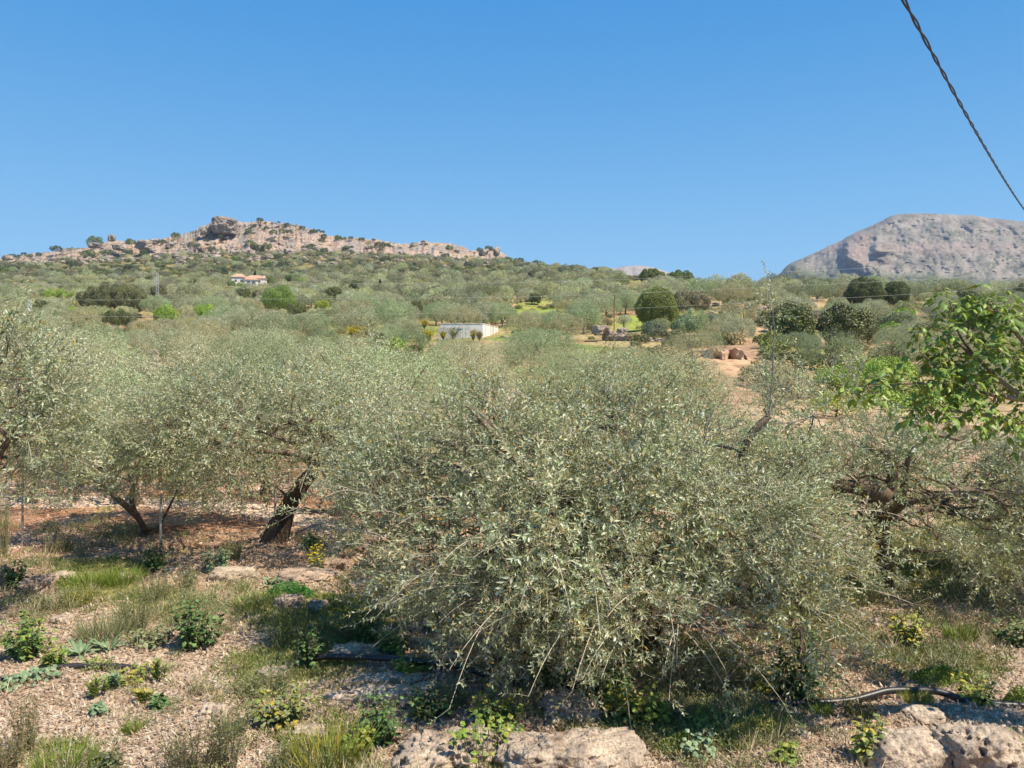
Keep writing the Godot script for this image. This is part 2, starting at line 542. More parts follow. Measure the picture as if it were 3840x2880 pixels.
func make_ridge() -> void:
	var b := Buf.new()
	var w := 760
	var h := 74
	for j in h + 1:
		var t := float(j) / (h - 14)
		for i in w:
			var px := lerpf(-300.0, 2050.0, float(i) / (w - 1))
			var top := profile(crest, px) + 4.0 * nz.get_noise_1d(px * 8.0) + 5.0 * nz.get_noise_1d(px * 30.0) + 5.0 * cell.get_noise_2d(px * 5.0, 3.0)
			var bottom := profile(foot, px) + 12.0
			var py := lerpf(bottom, top, minf(t, 1.0))
			var d := lerpf(694.0, 742.0, pow(minf(t, 1.0), 1.6))
			if t > 1.0:
				d += (t - 1.0) * 260.0
				py += (t - 1.0) * 130.0
			var x := (px - 1920.0) / F * d
			var y := (HY - py) / F * d
			var steep := smoothstep(500.0, 900.0, px) * 0.7 + 0.3
			var slab := cell.get_noise_3d(x * 3.2, y * 2.0, d * 0.6)
			var fine := cell.get_noise_3d(x * 9.0, y * 7.0, 40.0)
			var grit := cell.get_noise_3d(x * 24.0, y * 20.0, 90.0)
			var crack := ridged.get_noise_2d(x * 3.0, y * 1.6)
			var out := 10.0 * slab * steep + 5.0 * fine + 2.4 * grit + 5.0 * crack * steep + 2.0 * nz.get_noise_2d(x * 30.0, y * 30.0) + 6.0 * nz.get_noise_2d(x * 1.5, y * 2.0)
			d -= 1.35 * out * smoothstep(0.0, 0.12, t)
			b.v.append(Vector3((px - 1920.0) / F * d, EYE + (HY - py) / F * d + 1.6 * fine * smoothstep(0.1, 0.3, t), -d))
			if t < 0.97 and t > 0.1 and px > -60.0 and px < 1900.0: ledges.append(b.v[-1])
			var n1 := nz.get_noise_2d(x * 3.0, y * 4.0)
			var n2 := nz.get_noise_2d(x * 12.0 + 90.0, y * 12.0)
			var col := Color(0.47, 0.38, 0.32).lerp(Color(0.34, 0.31, 0.29), smoothstep(-0.1, 0.3, n1))
			col = col.lerp(Color(0.48, 0.31, 0.2), 0.6 * smoothstep(0.2, 0.42, n2 + 0.35 * nz.get_noise_2d(x * 2.0 + 700.0, y * 2.0)))
			var green := smoothstep(0.15, 0.35, nz.get_noise_2d(x * 7.0 - 300.0, y * 9.0) + 0.3 * (0.5 - steep))
			green = maxf(green, smoothstep(0.28, 0.05, t) * smoothstep(-0.25, 0.15, n2))
			col = col.lerp(Color(0.16, 0.16, 0.08), 0.8 * green)
			b.c.append(col * 0.98)
	for j in h:
		for i in w - 1:
			var k := j * w + i
			b.ix.append(k); b.ix.append(k + w); b.ix.append(k + w + 1)
			b.ix.append(k); b.ix.append(k + w + 1); b.ix.append(k + 1)
	b.soft()
	struct("rocky_ridge", b.mesh(M.cliff_stone))

var far_crest := [[2780, 1090], [2860, 1062], [2920, 1030], [2955, 992], [3000, 972], [3040, 955], [3110, 922], [3150, 903], [3185, 884], [3220, 866], [3290, 836], [3340, 810], [3370, 803], [3400, 802], [3450, 800], [3560, 804],
	[3650, 807], [3700, 816], [3760, 822], [3840, 832], [4000, 850], [4300, 905], [4700, 980], [5200, 1060]]

func make_mountain() -> void:
	var b := Buf.new()
	var w := 520
	var h := 190
	for j in h + 1:
		var t := float(j) / (h - 20)
		for i in w:
			var px := lerpf(2780.0, 5200.0, pow(float(i) / (w - 1), 1.25))
			var top := profile(far_crest, px) + 2.5 * nz.get_noise_1d(px * 5.0)
			var py := lerpf(1120.0, top, minf(t, 1.0))
			var d := lerpf(1850.0, 2750.0, pow(minf(t, 1.0), 0.9))
			if t > 1.0:
				d += (t - 1.0) * 3000.0
				py += (t - 1.0) * 300.0
			var x := (px - 1920.0) / F * 2400.0
			var y := (HY - py) / F * 2400.0
			var spur := ridged.get_noise_2d(x * 0.5 + y * 0.35, y * 0.5)
			var lump := nz.get_noise_2d(x * 0.9, y * 1.1)
			var fine := cell.get_noise_2d(x * 2.6, y * 3.0)
			var out := 34.0 * spur + 45.0 * lump + 14.0 * fine + 16.0 * nz.get_noise_2d(x * 6.0, y * 6.0) + 4.0 * cell.get_noise_2d(x * 9.0, y * 14.0) + 5.0 * nz.get_noise_2d(x * 2.0 + y, y * 18.0)
			# the two bare walls that face left
			var e1 := 3192.0 - (py - 890.0) * 0.14 + 10.0 * nz.get_noise_1d(py * 4.0)
			var in1 := smoothstep(862.0, 885.0, py) * (1.0 - smoothstep(960.0, 1003.0, py + (e1 - px) * 0.5))
			out += in1 * 190.0 * smoothstep(e1 - 44.0, e1, px) * (1.0 - smoothstep(e1, e1 + 190.0, px))
			var e2 := 3288.0 - (py - 925.0) * 0.2 + 8.0 * nz.get_noise_1d(py * 5.0 + 90.0)
			var in2 := smoothstep(903.0, 918.0, py) * (1.0 - smoothstep(940.0, 962.0, py))
			out += in2 * 110.0 * smoothstep(e2 - 28.0, e2, px) * (1.0 - smoothstep(e2, e2 + 90.0, px))
			var e3 := 2985.0
			var in3 := smoothstep(985.0, 1000.0, py) * (1.0 - smoothstep(1025.0, 1045.0, py))
			out += in3 * 80.0 * smoothstep(e3 - 26.0, e3, px) * (1.0 - smoothstep(e3, e3 + 80.0, px))
			d -= out * smoothstep(0.0, 0.1, t) * (1.0 - 0.85 * smoothstep(0.9, 1.0, t))
			b.v.append(Vector3((px - 1920.0) / F * d, EYE + (HY - py) / F * d, -d))
			var g := nz.get_noise_2d(x * 1.7 + 30.0, y * 2.4) + 0.6 * nz.get_noise_2d(x * 8.0, y * 9.0)
			var col := Color(0.35, 0.31, 0.265).lerp(Color(0.25, 0.235, 0.2), smoothstep(-0.3, 0.3, lump))
			col = col.lerp(Color(0.125, 0.135, 0.08), 0.8 * smoothstep(0.0, 0.4, g + 0.5 * nz.get_noise_2d(x * 20.0, y * 22.0) + 0.25 * (0.4 - t)))
			var lower := smoothstep(1000.0, 1055.0, py - (px - 3400.0) * 0.06 + 10.0 * lump)
			col = col.lerp(Color(0.12, 0.15, 0.07), 0.8 * lower)
			col = col.lerp(Color(0.34, 0.265, 0.225), 0.8 * maxf(in1 * smoothstep(e1 - 6.0, e1 + 4.0, px) * (1.0 - smoothstep(e1 + 40.0, e1 + 100.0, px)), 0.6 * in2))
			b.c.append(col)
	for j in h:
		for i in w - 1:
			var k := j * w + i
			b.ix.append(k); b.ix.append(k + w); b.ix.append(k + w + 1)
			b.ix.append(k); b.ix.append(k + w + 1); b.ix.append(k + 1)
	b.soft()
	struct("mountain", b.mesh(M.mountain_stone))
	# the pale range that shows between the shoulder and the skyline oaks
	var f := Buf.new()
	var line := [[2050, 1040], [2180, 1012], [2230, 1004], [2270, 1002], [2300, 1006], [2350, 997], [2400, 995], [2450, 1002], [2520, 1025], [2650, 1060]]
	for j in 13:
		for i in 90:
			var px := lerpf(2050.0, 2650.0, i / 89.0)
			var t := j / 8.0
			var py := lerpf(1090.0, profile(line, px) + 1.5 * nz.get_noise_1d(px * 9.0), minf(t, 1.0)) + maxf(t - 1.0, 0.0) * 90.0
			var d := 3300.0 + 500.0 * t - 60.0 * ridged.get_noise_2d(px * 0.9, py * 0.6)
			f.v.append(Vector3((px - 1920.0) / F * d, EYE + (HY - py) / F * d, -d))
			f.c.append(Color(0.4, 0.36, 0.32))
	for j in 12:
		for i in 89:
			var k := j * 90 + i
			f.ix.append(k); f.ix.append(k + 90); f.ix.append(k + 91)
			f.ix.append(k); f.ix.append(k + 91); f.ix.append(k + 1)
	f.soft()
	struct("distant_hills", f.mesh(M.mountain_stone))

# ---------------------------------------------------------------- stones

# a weathered stone about one unit across: a rounded cube pushed in and out by noise, its foot at y = -0.3
func stone(n: int, squash: Vector3, rough: float, pits: float, seed_: int, tone: Color, dark: Color, m: Material, worn := 1.0) -> ArrayMesh:
	var b := Buf.new()
	var off := Vector3(seed_ * 13.7, seed_ * 7.1, seed_ * 3.3)
	for f in 6:
		var k := b.v.size()
		for j in n + 1:
			for i in n + 1:
				var s := tan((float(i) / n - 0.5) * PI / 2.0)
				var t := tan((float(j) / n - 0.5) * PI / 2.0)
				var p := Vector3(s, t, 1.0)
				match f:
					1: p = Vector3(-s, t, -1.0)
					2: p = Vector3(1.0, t, -s)
					3: p = Vector3(-1.0, t, s)
					4: p = Vector3(s, 1.0, -t)
					5: p = Vector3(s, -1.0, t)
				p = p.normalized().lerp(p * 0.82, 0.42)
				var q := p * squash * (100.0 / maxf(squash.x, maxf(squash.y, squash.z))) + off * 10.0
				var big := nz.get_noise_3d(q.x * 0.55, q.y * 0.55, q.z * 0.55)
				var mid := nz.get_noise_3d(q.x * 1.8 + 70.0, q.y * 1.8, q.z * 1.8)
				var facet := cell.get_noise_3d(q.x * 0.45, q.y * 0.45, q.z * 0.45)
				var fine := nz.get_noise_3d(q.x * 5.5, q.y * 5.5 + 30.0, q.z * 5.5)
				var hole := 0.0
				if pits > 0.0:
					hole = smoothstep(0.22, 0.5, nz.get_noise_3d(q.x * 4.2 + 500.0, q.y * 4.2, q.z * 4.2)) * pits
				var r := 0.5 * (1.0 + rough * (0.55 * big + 0.34 * mid + 0.5 * facet * worn + 0.2 * fine) - hole)
				r -= 0.07 * rough * smoothstep(0.55, 0.95, ridged.get_noise_3d(q.x * 1.7, q.y * 1.7, q.z * 1.7 + 40.0))
				b.v.append(p * r * squash)
				var shade := clampf(0.45 + 0.9 * mid + 0.5 * fine, 0.0, 1.0)
				b.c.append(tone.lerp(dark, shade * 0.8 + 0.25 * hole / maxf(pits, 0.01)))
		for j in n:
			for i in n:
				var a := k + j * (n + 1) + i
				b.ix.append(a); b.ix.append(a + n + 1); b.ix.append(a + n + 2)
				b.ix.append(a); b.ix.append(a + n + 2); b.ix.append(a + 1)
	b.soft()
	# the seams between the six faces share their normals
	var seam := {}
	for i in b.v.size():
		var key := Vector3i((b.v[i] * 2000.0).round())
		if seam.has(key): seam[key] += b.n[i]
		else: seam[key] = b.n[i]
	for i in b.v.size(): b.n[i] = seam[Vector3i((b.v[i] * 2000.0).round())].normalized()
	return b.mesh(m)

const PALE := Color(0.62, 0.52, 0.42)
const PINK := Color(0.58, 0.44, 0.35)
const GREYD := Color(0.3, 0.255, 0.22)

# a foreground stone that shows between px0..px1 and reaches from py0 down to py1
func ground_stone(px0: float, py0: float, px1: float, py1: float, label: String, seed_: int, rough := 0.5, pits := 0.1, tone := PALE, dark := GREYD, n := 22, category := "rock") -> void:
	var px := (px0 + px1) / 2.0
	var d := dist(px, minf(py1, 2930.0))
	if py1 > 2930.0: d *= 0.985
	var wide := (px1 - px0) / F * d * 1.12
	var deep := clampf((dist(px, lerpf(py0, minf(py1, 2930.0), 0.45)) - d) * 1.5, wide * 0.22, wide * 0.8)
	var c := at(px, d + deep * 0.42)
	var top := EYE + (HY - py0) / F * (-c.z)
	var rise := clampf(top - c.y, wide * 0.1, wide * 1.1)
	var m := stone(n, Vector3(wide, rise * 1.75, deep), rough, pits, seed_, tone, dark, M.limestone)
	var o := obj("rock", m)
	o.position = c + Vector3(0, rise * 0.12, 0)
	tag(o, label, category, "limestone rocks in the foreground", px)

func make_foreground_stones() -> void:
	var s := 11
	var rocks := [
		[3378, 2652, 3545, 2722, "small pale stone directly under the raised black pipe", 0.4, 0.12, PALE, 22],
		[3225, 2728, 3560, 2925, "smooth pale dome of rock below the raised black pipe", 0.28, 0.05, PALE, 34],
		[3490, 2700, 3900, 2940, "large pitted pale rock in the lower right corner", 0.4, 0.2, PALE, 40],
		[3237, 2300, 3320, 2356, "knobbly pale stone beside the right olive's shade", 0.8, 0.15, PALE, 18],
		[3326, 2322, 3446, 2380, "low crumbly pale stone right of the knobbly one", 0.8, 0.15, PALE, 18],
		[3719, 2380, 3756, 2408, "small round stone in the right-hand grass", 0.4, 0.05, PINK, 12],
		[1470, 2735, 1930, 2925, "broad grey-stained outcrop behind the round-leaved plant", 0.6, 0.14, PALE, 34],
		[1860, 2745, 2450, 2950, "long sloping outcrop at the bottom centre, dappled with shade", 0.5, 0.12, PALE, 40],
		[2014, 2612, 2255, 2728, "craggy cream rock between pipe and dark shrub", 0.75, 0.15, PALE, 28],
		[1955, 2535, 2036, 2568, "flat pale stone tucked behind the pipe", 0.4, 0.1, PALE, 14],
		[1828, 2525, 1925, 2620, "upright cream stone in front of the pipe's middle", 0.6, 0.1, PALE, 18],
		[1200, 2418, 1420, 2482, "pale slab just behind the left pipe section", 0.6, 0.1, PALE, 22],
		[1285, 2526, 1625, 2576, "long pale rock under the left pipe section", 0.65, 0.12, PALE, 28],
		[1200, 2588, 1705, 2660, "wide mottled slab in front of the pipe, half overgrown", 0.95, 0.12, PALE, 30],
		[1608, 2428, 1740, 2512, "shaded grey stone at the big olive's left edge", 0.7, 0.1, PALE, 18],
		[1030, 2230, 1150, 2300, "rough stone left of the yellow flowers", 0.7, 0.12, PINK, 18],
		[1152, 2240, 1232, 2305, "round hollowed stone touching the yellow flowers", 0.7, 0.22, PINK, 18],
		[1380, 2238, 1505, 2292, "brownish stone behind the yellow flowers", 0.6, 0.12, PINK, 16],
		[1030, 2130, 1270, 2194, "flat pinkish slab below the dark leaning trunk", 0.5, 0.1, PINK, 20],
		[1300, 2178, 1400, 2208, "pale stone right of the pinkish slab", 0.5, 0.1, PALE, 14],
		[1205, 1998, 1408, 2100, "big dark brown rock right of the leaning trunk", 0.55, 0.1, Color(0.36, 0.26, 0.2), 26],
		[1195, 2090, 1322, 2144, "humped brown rock in front of the big dark one", 0.6, 0.1, Color(0.45, 0.33, 0.26), 18],
		[1330, 2090, 1450, 2140, "low brown rock right of the humped one", 0.6, 0.1, Color(0.45, 0.33, 0.26), 16],
		[66, 2145, 186, 2240, "craggy pinkish rock near the left edge", 0.8, 0.18, PINK, 22],
		[180, 2138, 284, 2190, "low pale rock right of the craggy pinkish one", 0.7, 0.12, PALE, 16],
		[-40, 2118, 52, 2214, "dark shaded rock cut by the left edge", 0.7, 0.12, Color(0.36, 0.28, 0.23), 18],
		[445, 2140, 535, 2188, "pale stone in the grass left of the flat slab", 0.6, 0.1, PALE, 16],
		[774, 2120, 966, 2184, "flat cream slab left of the leaning trunk's shade", 0.45, 0.1, PALE, 22],
		[186, 2300, 276, 2345, "pale stone peeping out behind the left leafy plant", 0.5, 0.1, PALE, 16],
		[736, 2628, 866, 2720, "angular cream stone alone in the bark litter", 0.8, 0.1, PALE, 20],
		[966, 2498, 1086, 2552, "pale stone half under the fuzzy weeds", 0.5, 0.1, PALE, 18],
		[1088, 2722, 1228, 2778, "low cream stone behind the bright grass tuft", 0.6, 0.1, PALE, 18],
		[70, 2678, 112, 2700, "small white stone lying on the left litter", 0.6, 0.0, Color(0.75, 0.7, 0.66), 8],
		[784, 2548, 820, 2574, "tiny white stone in the middle of the litter", 0.6, 0.0, Color(0.75, 0.72, 0.7), 8],
		[1450, 2150, 1560, 2186, "half-buried pale stone at the big olive's left foot", 0.6, 0.1, PALE, 14],
		[600, 2122, 680, 2152, "small ochre stone in the grass by the metal stake", 0.6, 0.1, PINK, 12],
	]
	for e in rocks:
		s += 1
		ground_stone(e[0], e[1], e[2], e[3], e[4], s, e[5], e[6], e[7], GREYD if e[7] == PALE or e[7] == PINK else Color(0.2, 0.15, 0.12), e[8])

# ---------------------------------------------------------------- olive trees

const OLIVE := [Color(0.185, 0.235, 0.12), Color(0.27, 0.315, 0.185), Color(0.37, 0.41, 0.265), Color(0.485, 0.525, 0.36), Color(0.62, 0.645, 0.5), Color(0.42, 0.36, 0.18)]

func rand_dir() -> Vector3:
	var z := rng.randf_range(-1.0, 1.0)
	var a := rng.randf() * TAU
	var r := sqrt(1.0 - z * z)
	return Vector3(r * cos(a), z, r * sin(a))

func across(d: Vector3) -> Vector3:
	var s := d.cross(rand_dir())
	return s.normalized() if s.length() > 0.01 else Vector3.RIGHT

func frame(d: Vector3) -> Basis:
	var x := across(d)
	return Basis(x, d, x.cross(d))

func olive_color(pale: float) -> Color:
	var k := rng.randf()
	if k < 0.014: return Color(0.5, 0.33, 0.07)
	if k < 0.03: return Color(0.34, 0.24, 0.12)
	var i := clampi(int(rng.randf() * 4.0 + pale * 2.2), 0, 5)
	return OLIVE[i] * rng.randf_range(0.85, 1.2)

# a twig of narrow paired leaves, standing along +y
func olive_twig(length: float, pairs: int, leaf_l: float, leaf_w: float, pale: float, bare := 0.0) -> Buf:
	var b := Buf.new()
	var bend := Vector3(rng.randf_range(-0.35, 0.35), 0, rng.randf_range(-0.35, 0.35))
	var pts := []
	var rad := []
	for i in 4:
		var t := i / 3.0
		pts.append(Vector3(0, length * t, 0) + bend * length * t * t)
		rad.append(lerpf(0.0042, 0.0014, t))
	b.tube(pts, rad, 3, Color(0.33, 0.29, 0.22))
	b.n.clear()
	for i in pairs:
		var t := lerpf(bare, 1.0, (i + rng.randf() * 0.5) / pairs)
		var p := Vector3(0, length * t, 0) + bend * length * t * t
		var dir := (Vector3.UP + bend * 2.0 * t).normalized()
		var turn := i * 1.57 + rng.randf_range(-0.4, 0.4)
		for s in 2:
			var o := Vector3(cos(turn + PI * s), 0, sin(turn + PI * s))
			var q := (dir * rng.randf_range(0.45, 1.1) + o).normalized()
			var l := leaf_l * rng.randf_range(0.65, 1.15) * (1.0 - 0.35 * t)
			b.leaf(p, q, q.cross(o + dir * 0.2).normalized().rotated(q, rng.randf_range(-0.7, 0.7)), l, leaf_w * rng.randf_range(0.8, 1.2), olive_color(pale))
	return b

# lumps [centre, radius] over a dome
func dome(c: Vector3, r: Vector3, count: int, lump: float, low := -0.35) -> Array:
	var out := []
	for i in count:
		var t := (i + 0.5) / count
		var y := lerpf(1.0, low, t)
		var a := i * 2.39996 + rng.randf_range(-0.3, 0.3)
		var q := sqrt(maxf(1.0 - y * y, 0.0))
		var k := rng.randf_range(0.72, 1.0)
		out.append([c + Vector3(cos(a) * q * r.x, y * r.y, sin(a) * q * r.z) * k, lump * rng.randf_range(0.7, 1.25)])
	return out

# transforms of twigs over the lumps
func twig_places(lumps: Array, c: Vector3, per: float, droop: float, size := 1.0, floor_y := 0.1) -> Array:
	var out := []
	for l in lumps:
		var lc: Vector3 = l[0]
		var lr: float = l[1]
		var outward := (lc - c).normalized()
		var want := int(per * lr * lr)
		for i in want:
			var d := (rand_dir() + outward * 0.55 + Vector3.UP * 0.15).normalized()
			var p := lc + d * lr * lerpf(0.45, 1.02, sqrt(rng.randf()))
			if p.y < (l[2] if l.size() > 2 else floor_y): continue
			var dir := (d * 0.75 + outward * 0.35 + rand_dir() * 0.65 + Vector3.DOWN * droop).normalized()
			out.append(Transform3D(frame(dir) * rng.randf_range(0.65, 1.3) * size, p))
	return out

# a whole crown as one mesh of leaves, for trees that stand farther off
func olive_crown(lumps: Array, c: Vector3, per: float, leaves: int, twig_l: float, leaf_l: float, leaf_w: float, pale: float, calm := 0.0, droop := 0.1) -> Buf:
	var b := Buf.new()
	var mean := Color(0.365, 0.385, 0.26)
	for t in twig_places(lumps, c, per, droop):
		var dir: Vector3 = t.basis.y.normalized()
		var tone := rng.randf_range(0.9, 1.1) * (1.0 + 0.4 * nz.get_noise_3d(t.origin.x * 55.0, t.origin.y * 55.0, t.origin.z * 55.0))
		for k in leaves:
			var q := (dir * 0.7 + rand_dir()).normalized()
			b.leaf(t.origin + dir * twig_l * (float(k) / leaves), q, q.cross(dir + rand_dir() * 0.5).normalized(), leaf_l * rng.randf_range(0.7, 1.25), leaf_w, olive_color(pale).lerp(mean, calm) * tone)
	return b

const BARK := Color(0.2, 0.155, 0.12)

func wander(a: Vector3, b: Vector3, steps: int, amount: float) -> Array:
	var out := []
	var len := a.distance_to(b)
	for i in steps + 1:
		var t := float(i) / steps
		var p := a.lerp(b, t)
		if i > 0 and i < steps: p += rand_dir() * len * amount
		out.append(p)
	return out

func taper(r0: float, r1: float, count: int) -> Array:
	var out := []
	for i in count: out.append(lerpf(r0, r1, pow(float(i) / (count - 1), 0.8)))
	return out

# trunk with limbs that reach into the lumps
func olive_wood(lumps: Array, fork: Vector3, r: float, limbs: int, sides := 7) -> Buf:
	var b := Buf.new()
	var base := Vector3(0, -0.15, 0)
	b.tube(wander(base, fork, 5, 0.06), taper(r * 1.35, r * 0.85, 6), sides + 3, BARK, 0.5, nz)
	for i in limbs:
		var l = lumps[rng.randi() % lumps.size()]
		var to: Vector3 = l[0]
		b.tube(wander(fork + Vector3(0, -0.05, 0), to, 5, 0.08), taper(r * 0.5, r * 0.1, 6), sides, BARK, 0.35, nz)
	return b

var proto := {}

func make_olive_protos() -> void:
	# near: every leaf; middle distance: leaf clumps; far: coarse sprays
	proto.near = []
	proto.mid = []
	proto.far = []
	for k in 4:
		var c := Vector3(0, 1.95, 0)
		var r := Vector3(rng.randf_range(2.0, 2.5), rng.randf_range(1.25, 1.5), rng.randf_range(2.0, 2.5))
		var lumps := dome(c, r, 34, 0.62, -0.45)
		if k < 3: proto.near.append([olive_crown(lumps, c, 150.0, 9, 0.34, 0.085, 0.011, 0.5 + 0.2 * k, 0.25), olive_wood(lumps, Vector3(0.15, 0.75, 0.1), 0.13, 9)])
		var lm := dome(c, r, 22, 0.66, -0.5)
		proto.mid.append([olive_crown(lm, c, 420.0, 3, 0.24, 0.13, 0.021, 0.5, 0.6), olive_wood(lm, Vector3(0.1, 0.8, 0.1), 0.14, 6, 5)])
		var lf := dome(c, r, 14, 0.8, -0.5)
		var far := olive_crown(lf, c, 150.0, 2, 0.3, 0.27, 0.055, 0.5, 0.7)
		far.stick(Vector3(0, -0.3, 0), Vector3(0, 1.6, 0), 0.2, 0.12, BARK)
		far.n.clear()
		proto.far.append(far)
	proto.near_mesh = []
	proto.mid_mesh = []
	proto.far_mesh = []
	for tone in ["olive_grey", "olive_green", "olive_tan", "olive_grey", "olive_dark"]:
		for e in proto.near: proto.near_mesh.append([e[0].mesh(M[tone]), e[1].mesh(M.bark), tone])
		for e in proto.mid: proto.mid_mesh.append([e[0].mesh(M[tone]), e[1].mesh(M.bark), tone])
	for e in proto.far: proto.far_mesh.append(e.mesh(M.olive_grey))

const TONE_WORD := {"olive_grey": "grey-green", "olive_green": "fresher green", "olive_tan": "dusty tan-green", "olive_dark": "dark green"}

func olive_at(p: Vector3, size: float, near: bool) -> void:
	var set: Array = proto.near_mesh if near else proto.mid_mesh
	var e: Array = set[rng.randi() % set.size()]
	var o := thing("olive_tree", p, rng.randf() * TAU, size)
	obj("trunk", e[1], o)
	obj("crown", e[0], o)
	var what := "small " if size < 0.78 else ("tall " if size > 1.12 else "")
	tag(o, "%s%s olive tree %s" % [what, TONE_WORD[e[2]], near_what(p + Vector3(0, 1.8, 0))], "tree", "olive trees of the grove", 1920.0 + F * p.x / -p.z)

# a big olive built for its own place. limbs: [[points], r0, r1]; lumps in world space
func hero_olive(called: String, label: String, base: Vector3, limbs: Array, lumps: Array, centre: Vector3, per: float, droop: float, shoots: int, pale: float, stems_to := 0.6, floor_y := 0.12) -> Node3D:
	var o := thing(called, base)
	tag(o, label, "tree", "near olive trees")
	var wood := Buf.new()
	var joints := []
	for l in limbs:
		var pts := []
		for p in l[0]: pts.append(p - base)
		# finer steps along the limb
		var curve := Curve3D.new()
		for i in pts.size():
			var a: Vector3 = pts[maxi(i - 1, 0)]
			var c: Vector3 = pts[mini(i + 1, pts.size() - 1)]
			curve.add_point(pts[i], (a - c) / 6.0, (c - a) / 6.0)
		var steps := maxi(6, int(curve.get_baked_length() / 0.09))
		var fine := []
		for i in steps + 1: fine.append(curve.sample_baked(curve.get_baked_length() * i / steps, true))
		wood.tube(fine, taper(l[1], l[2], fine.size()), 12 if l[1] > 0.08 else 8, BARK * (0.8 if l[1] > 0.12 else 1.1), 0.55, nz)
		for i in fine.size():
			if float(i) / steps > 0.25: joints.append(fine[i])
	var loc := []
	for l in lumps: loc.append([l[0] - base, l[1]] if l.size() < 3 else [l[0] - base, l[1], l[2]])
	# a branch into each lump from the limb next to it
	for l in loc:
		var best := 1e9
		var from := Vector3.ZERO
		for j in joints:
			var dd: float = j.distance_to(l[0]) + maxf(j.y - l[0].y, 0.0)
			if dd < best:
				best = dd
				from = j
		if rng.randf() > stems_to: continue
		wood.tube(wander(from, l[0], 5, 0.07), taper(0.028, 0.008, 6), 5, BARK * 1.3, 0.2, nz)
		for k in 3:
			var e: Vector3 = l[0] + (rand_dir() + Vector3.UP * 0.3) * l[1]
			wood.tube(wander(l[0], e, 4, 0.08), taper(0.009, 0.003, 5), 4, Color(0.3, 0.25, 0.19))
	obj("trunk", wood.mesh(M.bark), o)
	# long pale shoots that arch out of the crown
	var sh := Buf.new()
	var cl := centre - base
	var places := twig_places(loc, cl, per, droop, 1.0, floor_y)
	for k in shoots:
		var l = loc[rng.randi() % loc.size()]
		var dir: Vector3 = ((l[0] - cl).normalized() * 0.8 + rand_dir() * 0.6 + Vector3.UP * 0.7).normalized()
		var p: Vector3 = l[0]
		var len: float = l[1] + rng.randf_range(0.2, 0.95)
		var pts := []
		for i in 8:
			var t := i / 7.0
			pts.append(p + dir * len * t + Vector3.DOWN * len * 0.45 * t * t)
		if pts[7].y < floor_y: continue
		sh.tube(pts, taper(0.006, 0.002, 8), 4, Color(0.52, 0.45, 0.35) * rng.randf_range(0.7, 1.2))
		for i in range(4, 8):
			var q: Vector3 = (dir + rand_dir() * 0.8).normalized()
			places.append(Transform3D(frame(q) * rng.randf_range(0.5, 0.8), pts[i]))
	sh.n.clear()
	obj("foliage", sh.mesh(M.dry_stem), o)
	scatter_twigs(o, places)
	return o

var twigs := []

func scatter_twigs(o: Node3D, places: Array) -> void:
	var sets := []
	var tints := []
	for k in twigs.size():
		sets.append([])
		tints.append([])
	for t in places:
		var k := rng.randi() % twigs.size()
		sets[k].append(t)
		var s := 1.0 + 0.35 * nz.get_noise_3d(t.origin.x * 60.0, t.origin.y * 60.0, t.origin.z * 60.0)
		tints[k].append(Color(s * rng.randf_range(0.92, 1.08), s, s * rng.randf_range(0.85, 1.05)))
	for k in twigs.size():
		if not sets[k].is_empty(): copies("foliage", twigs[k], sets[k], tints[k], o)

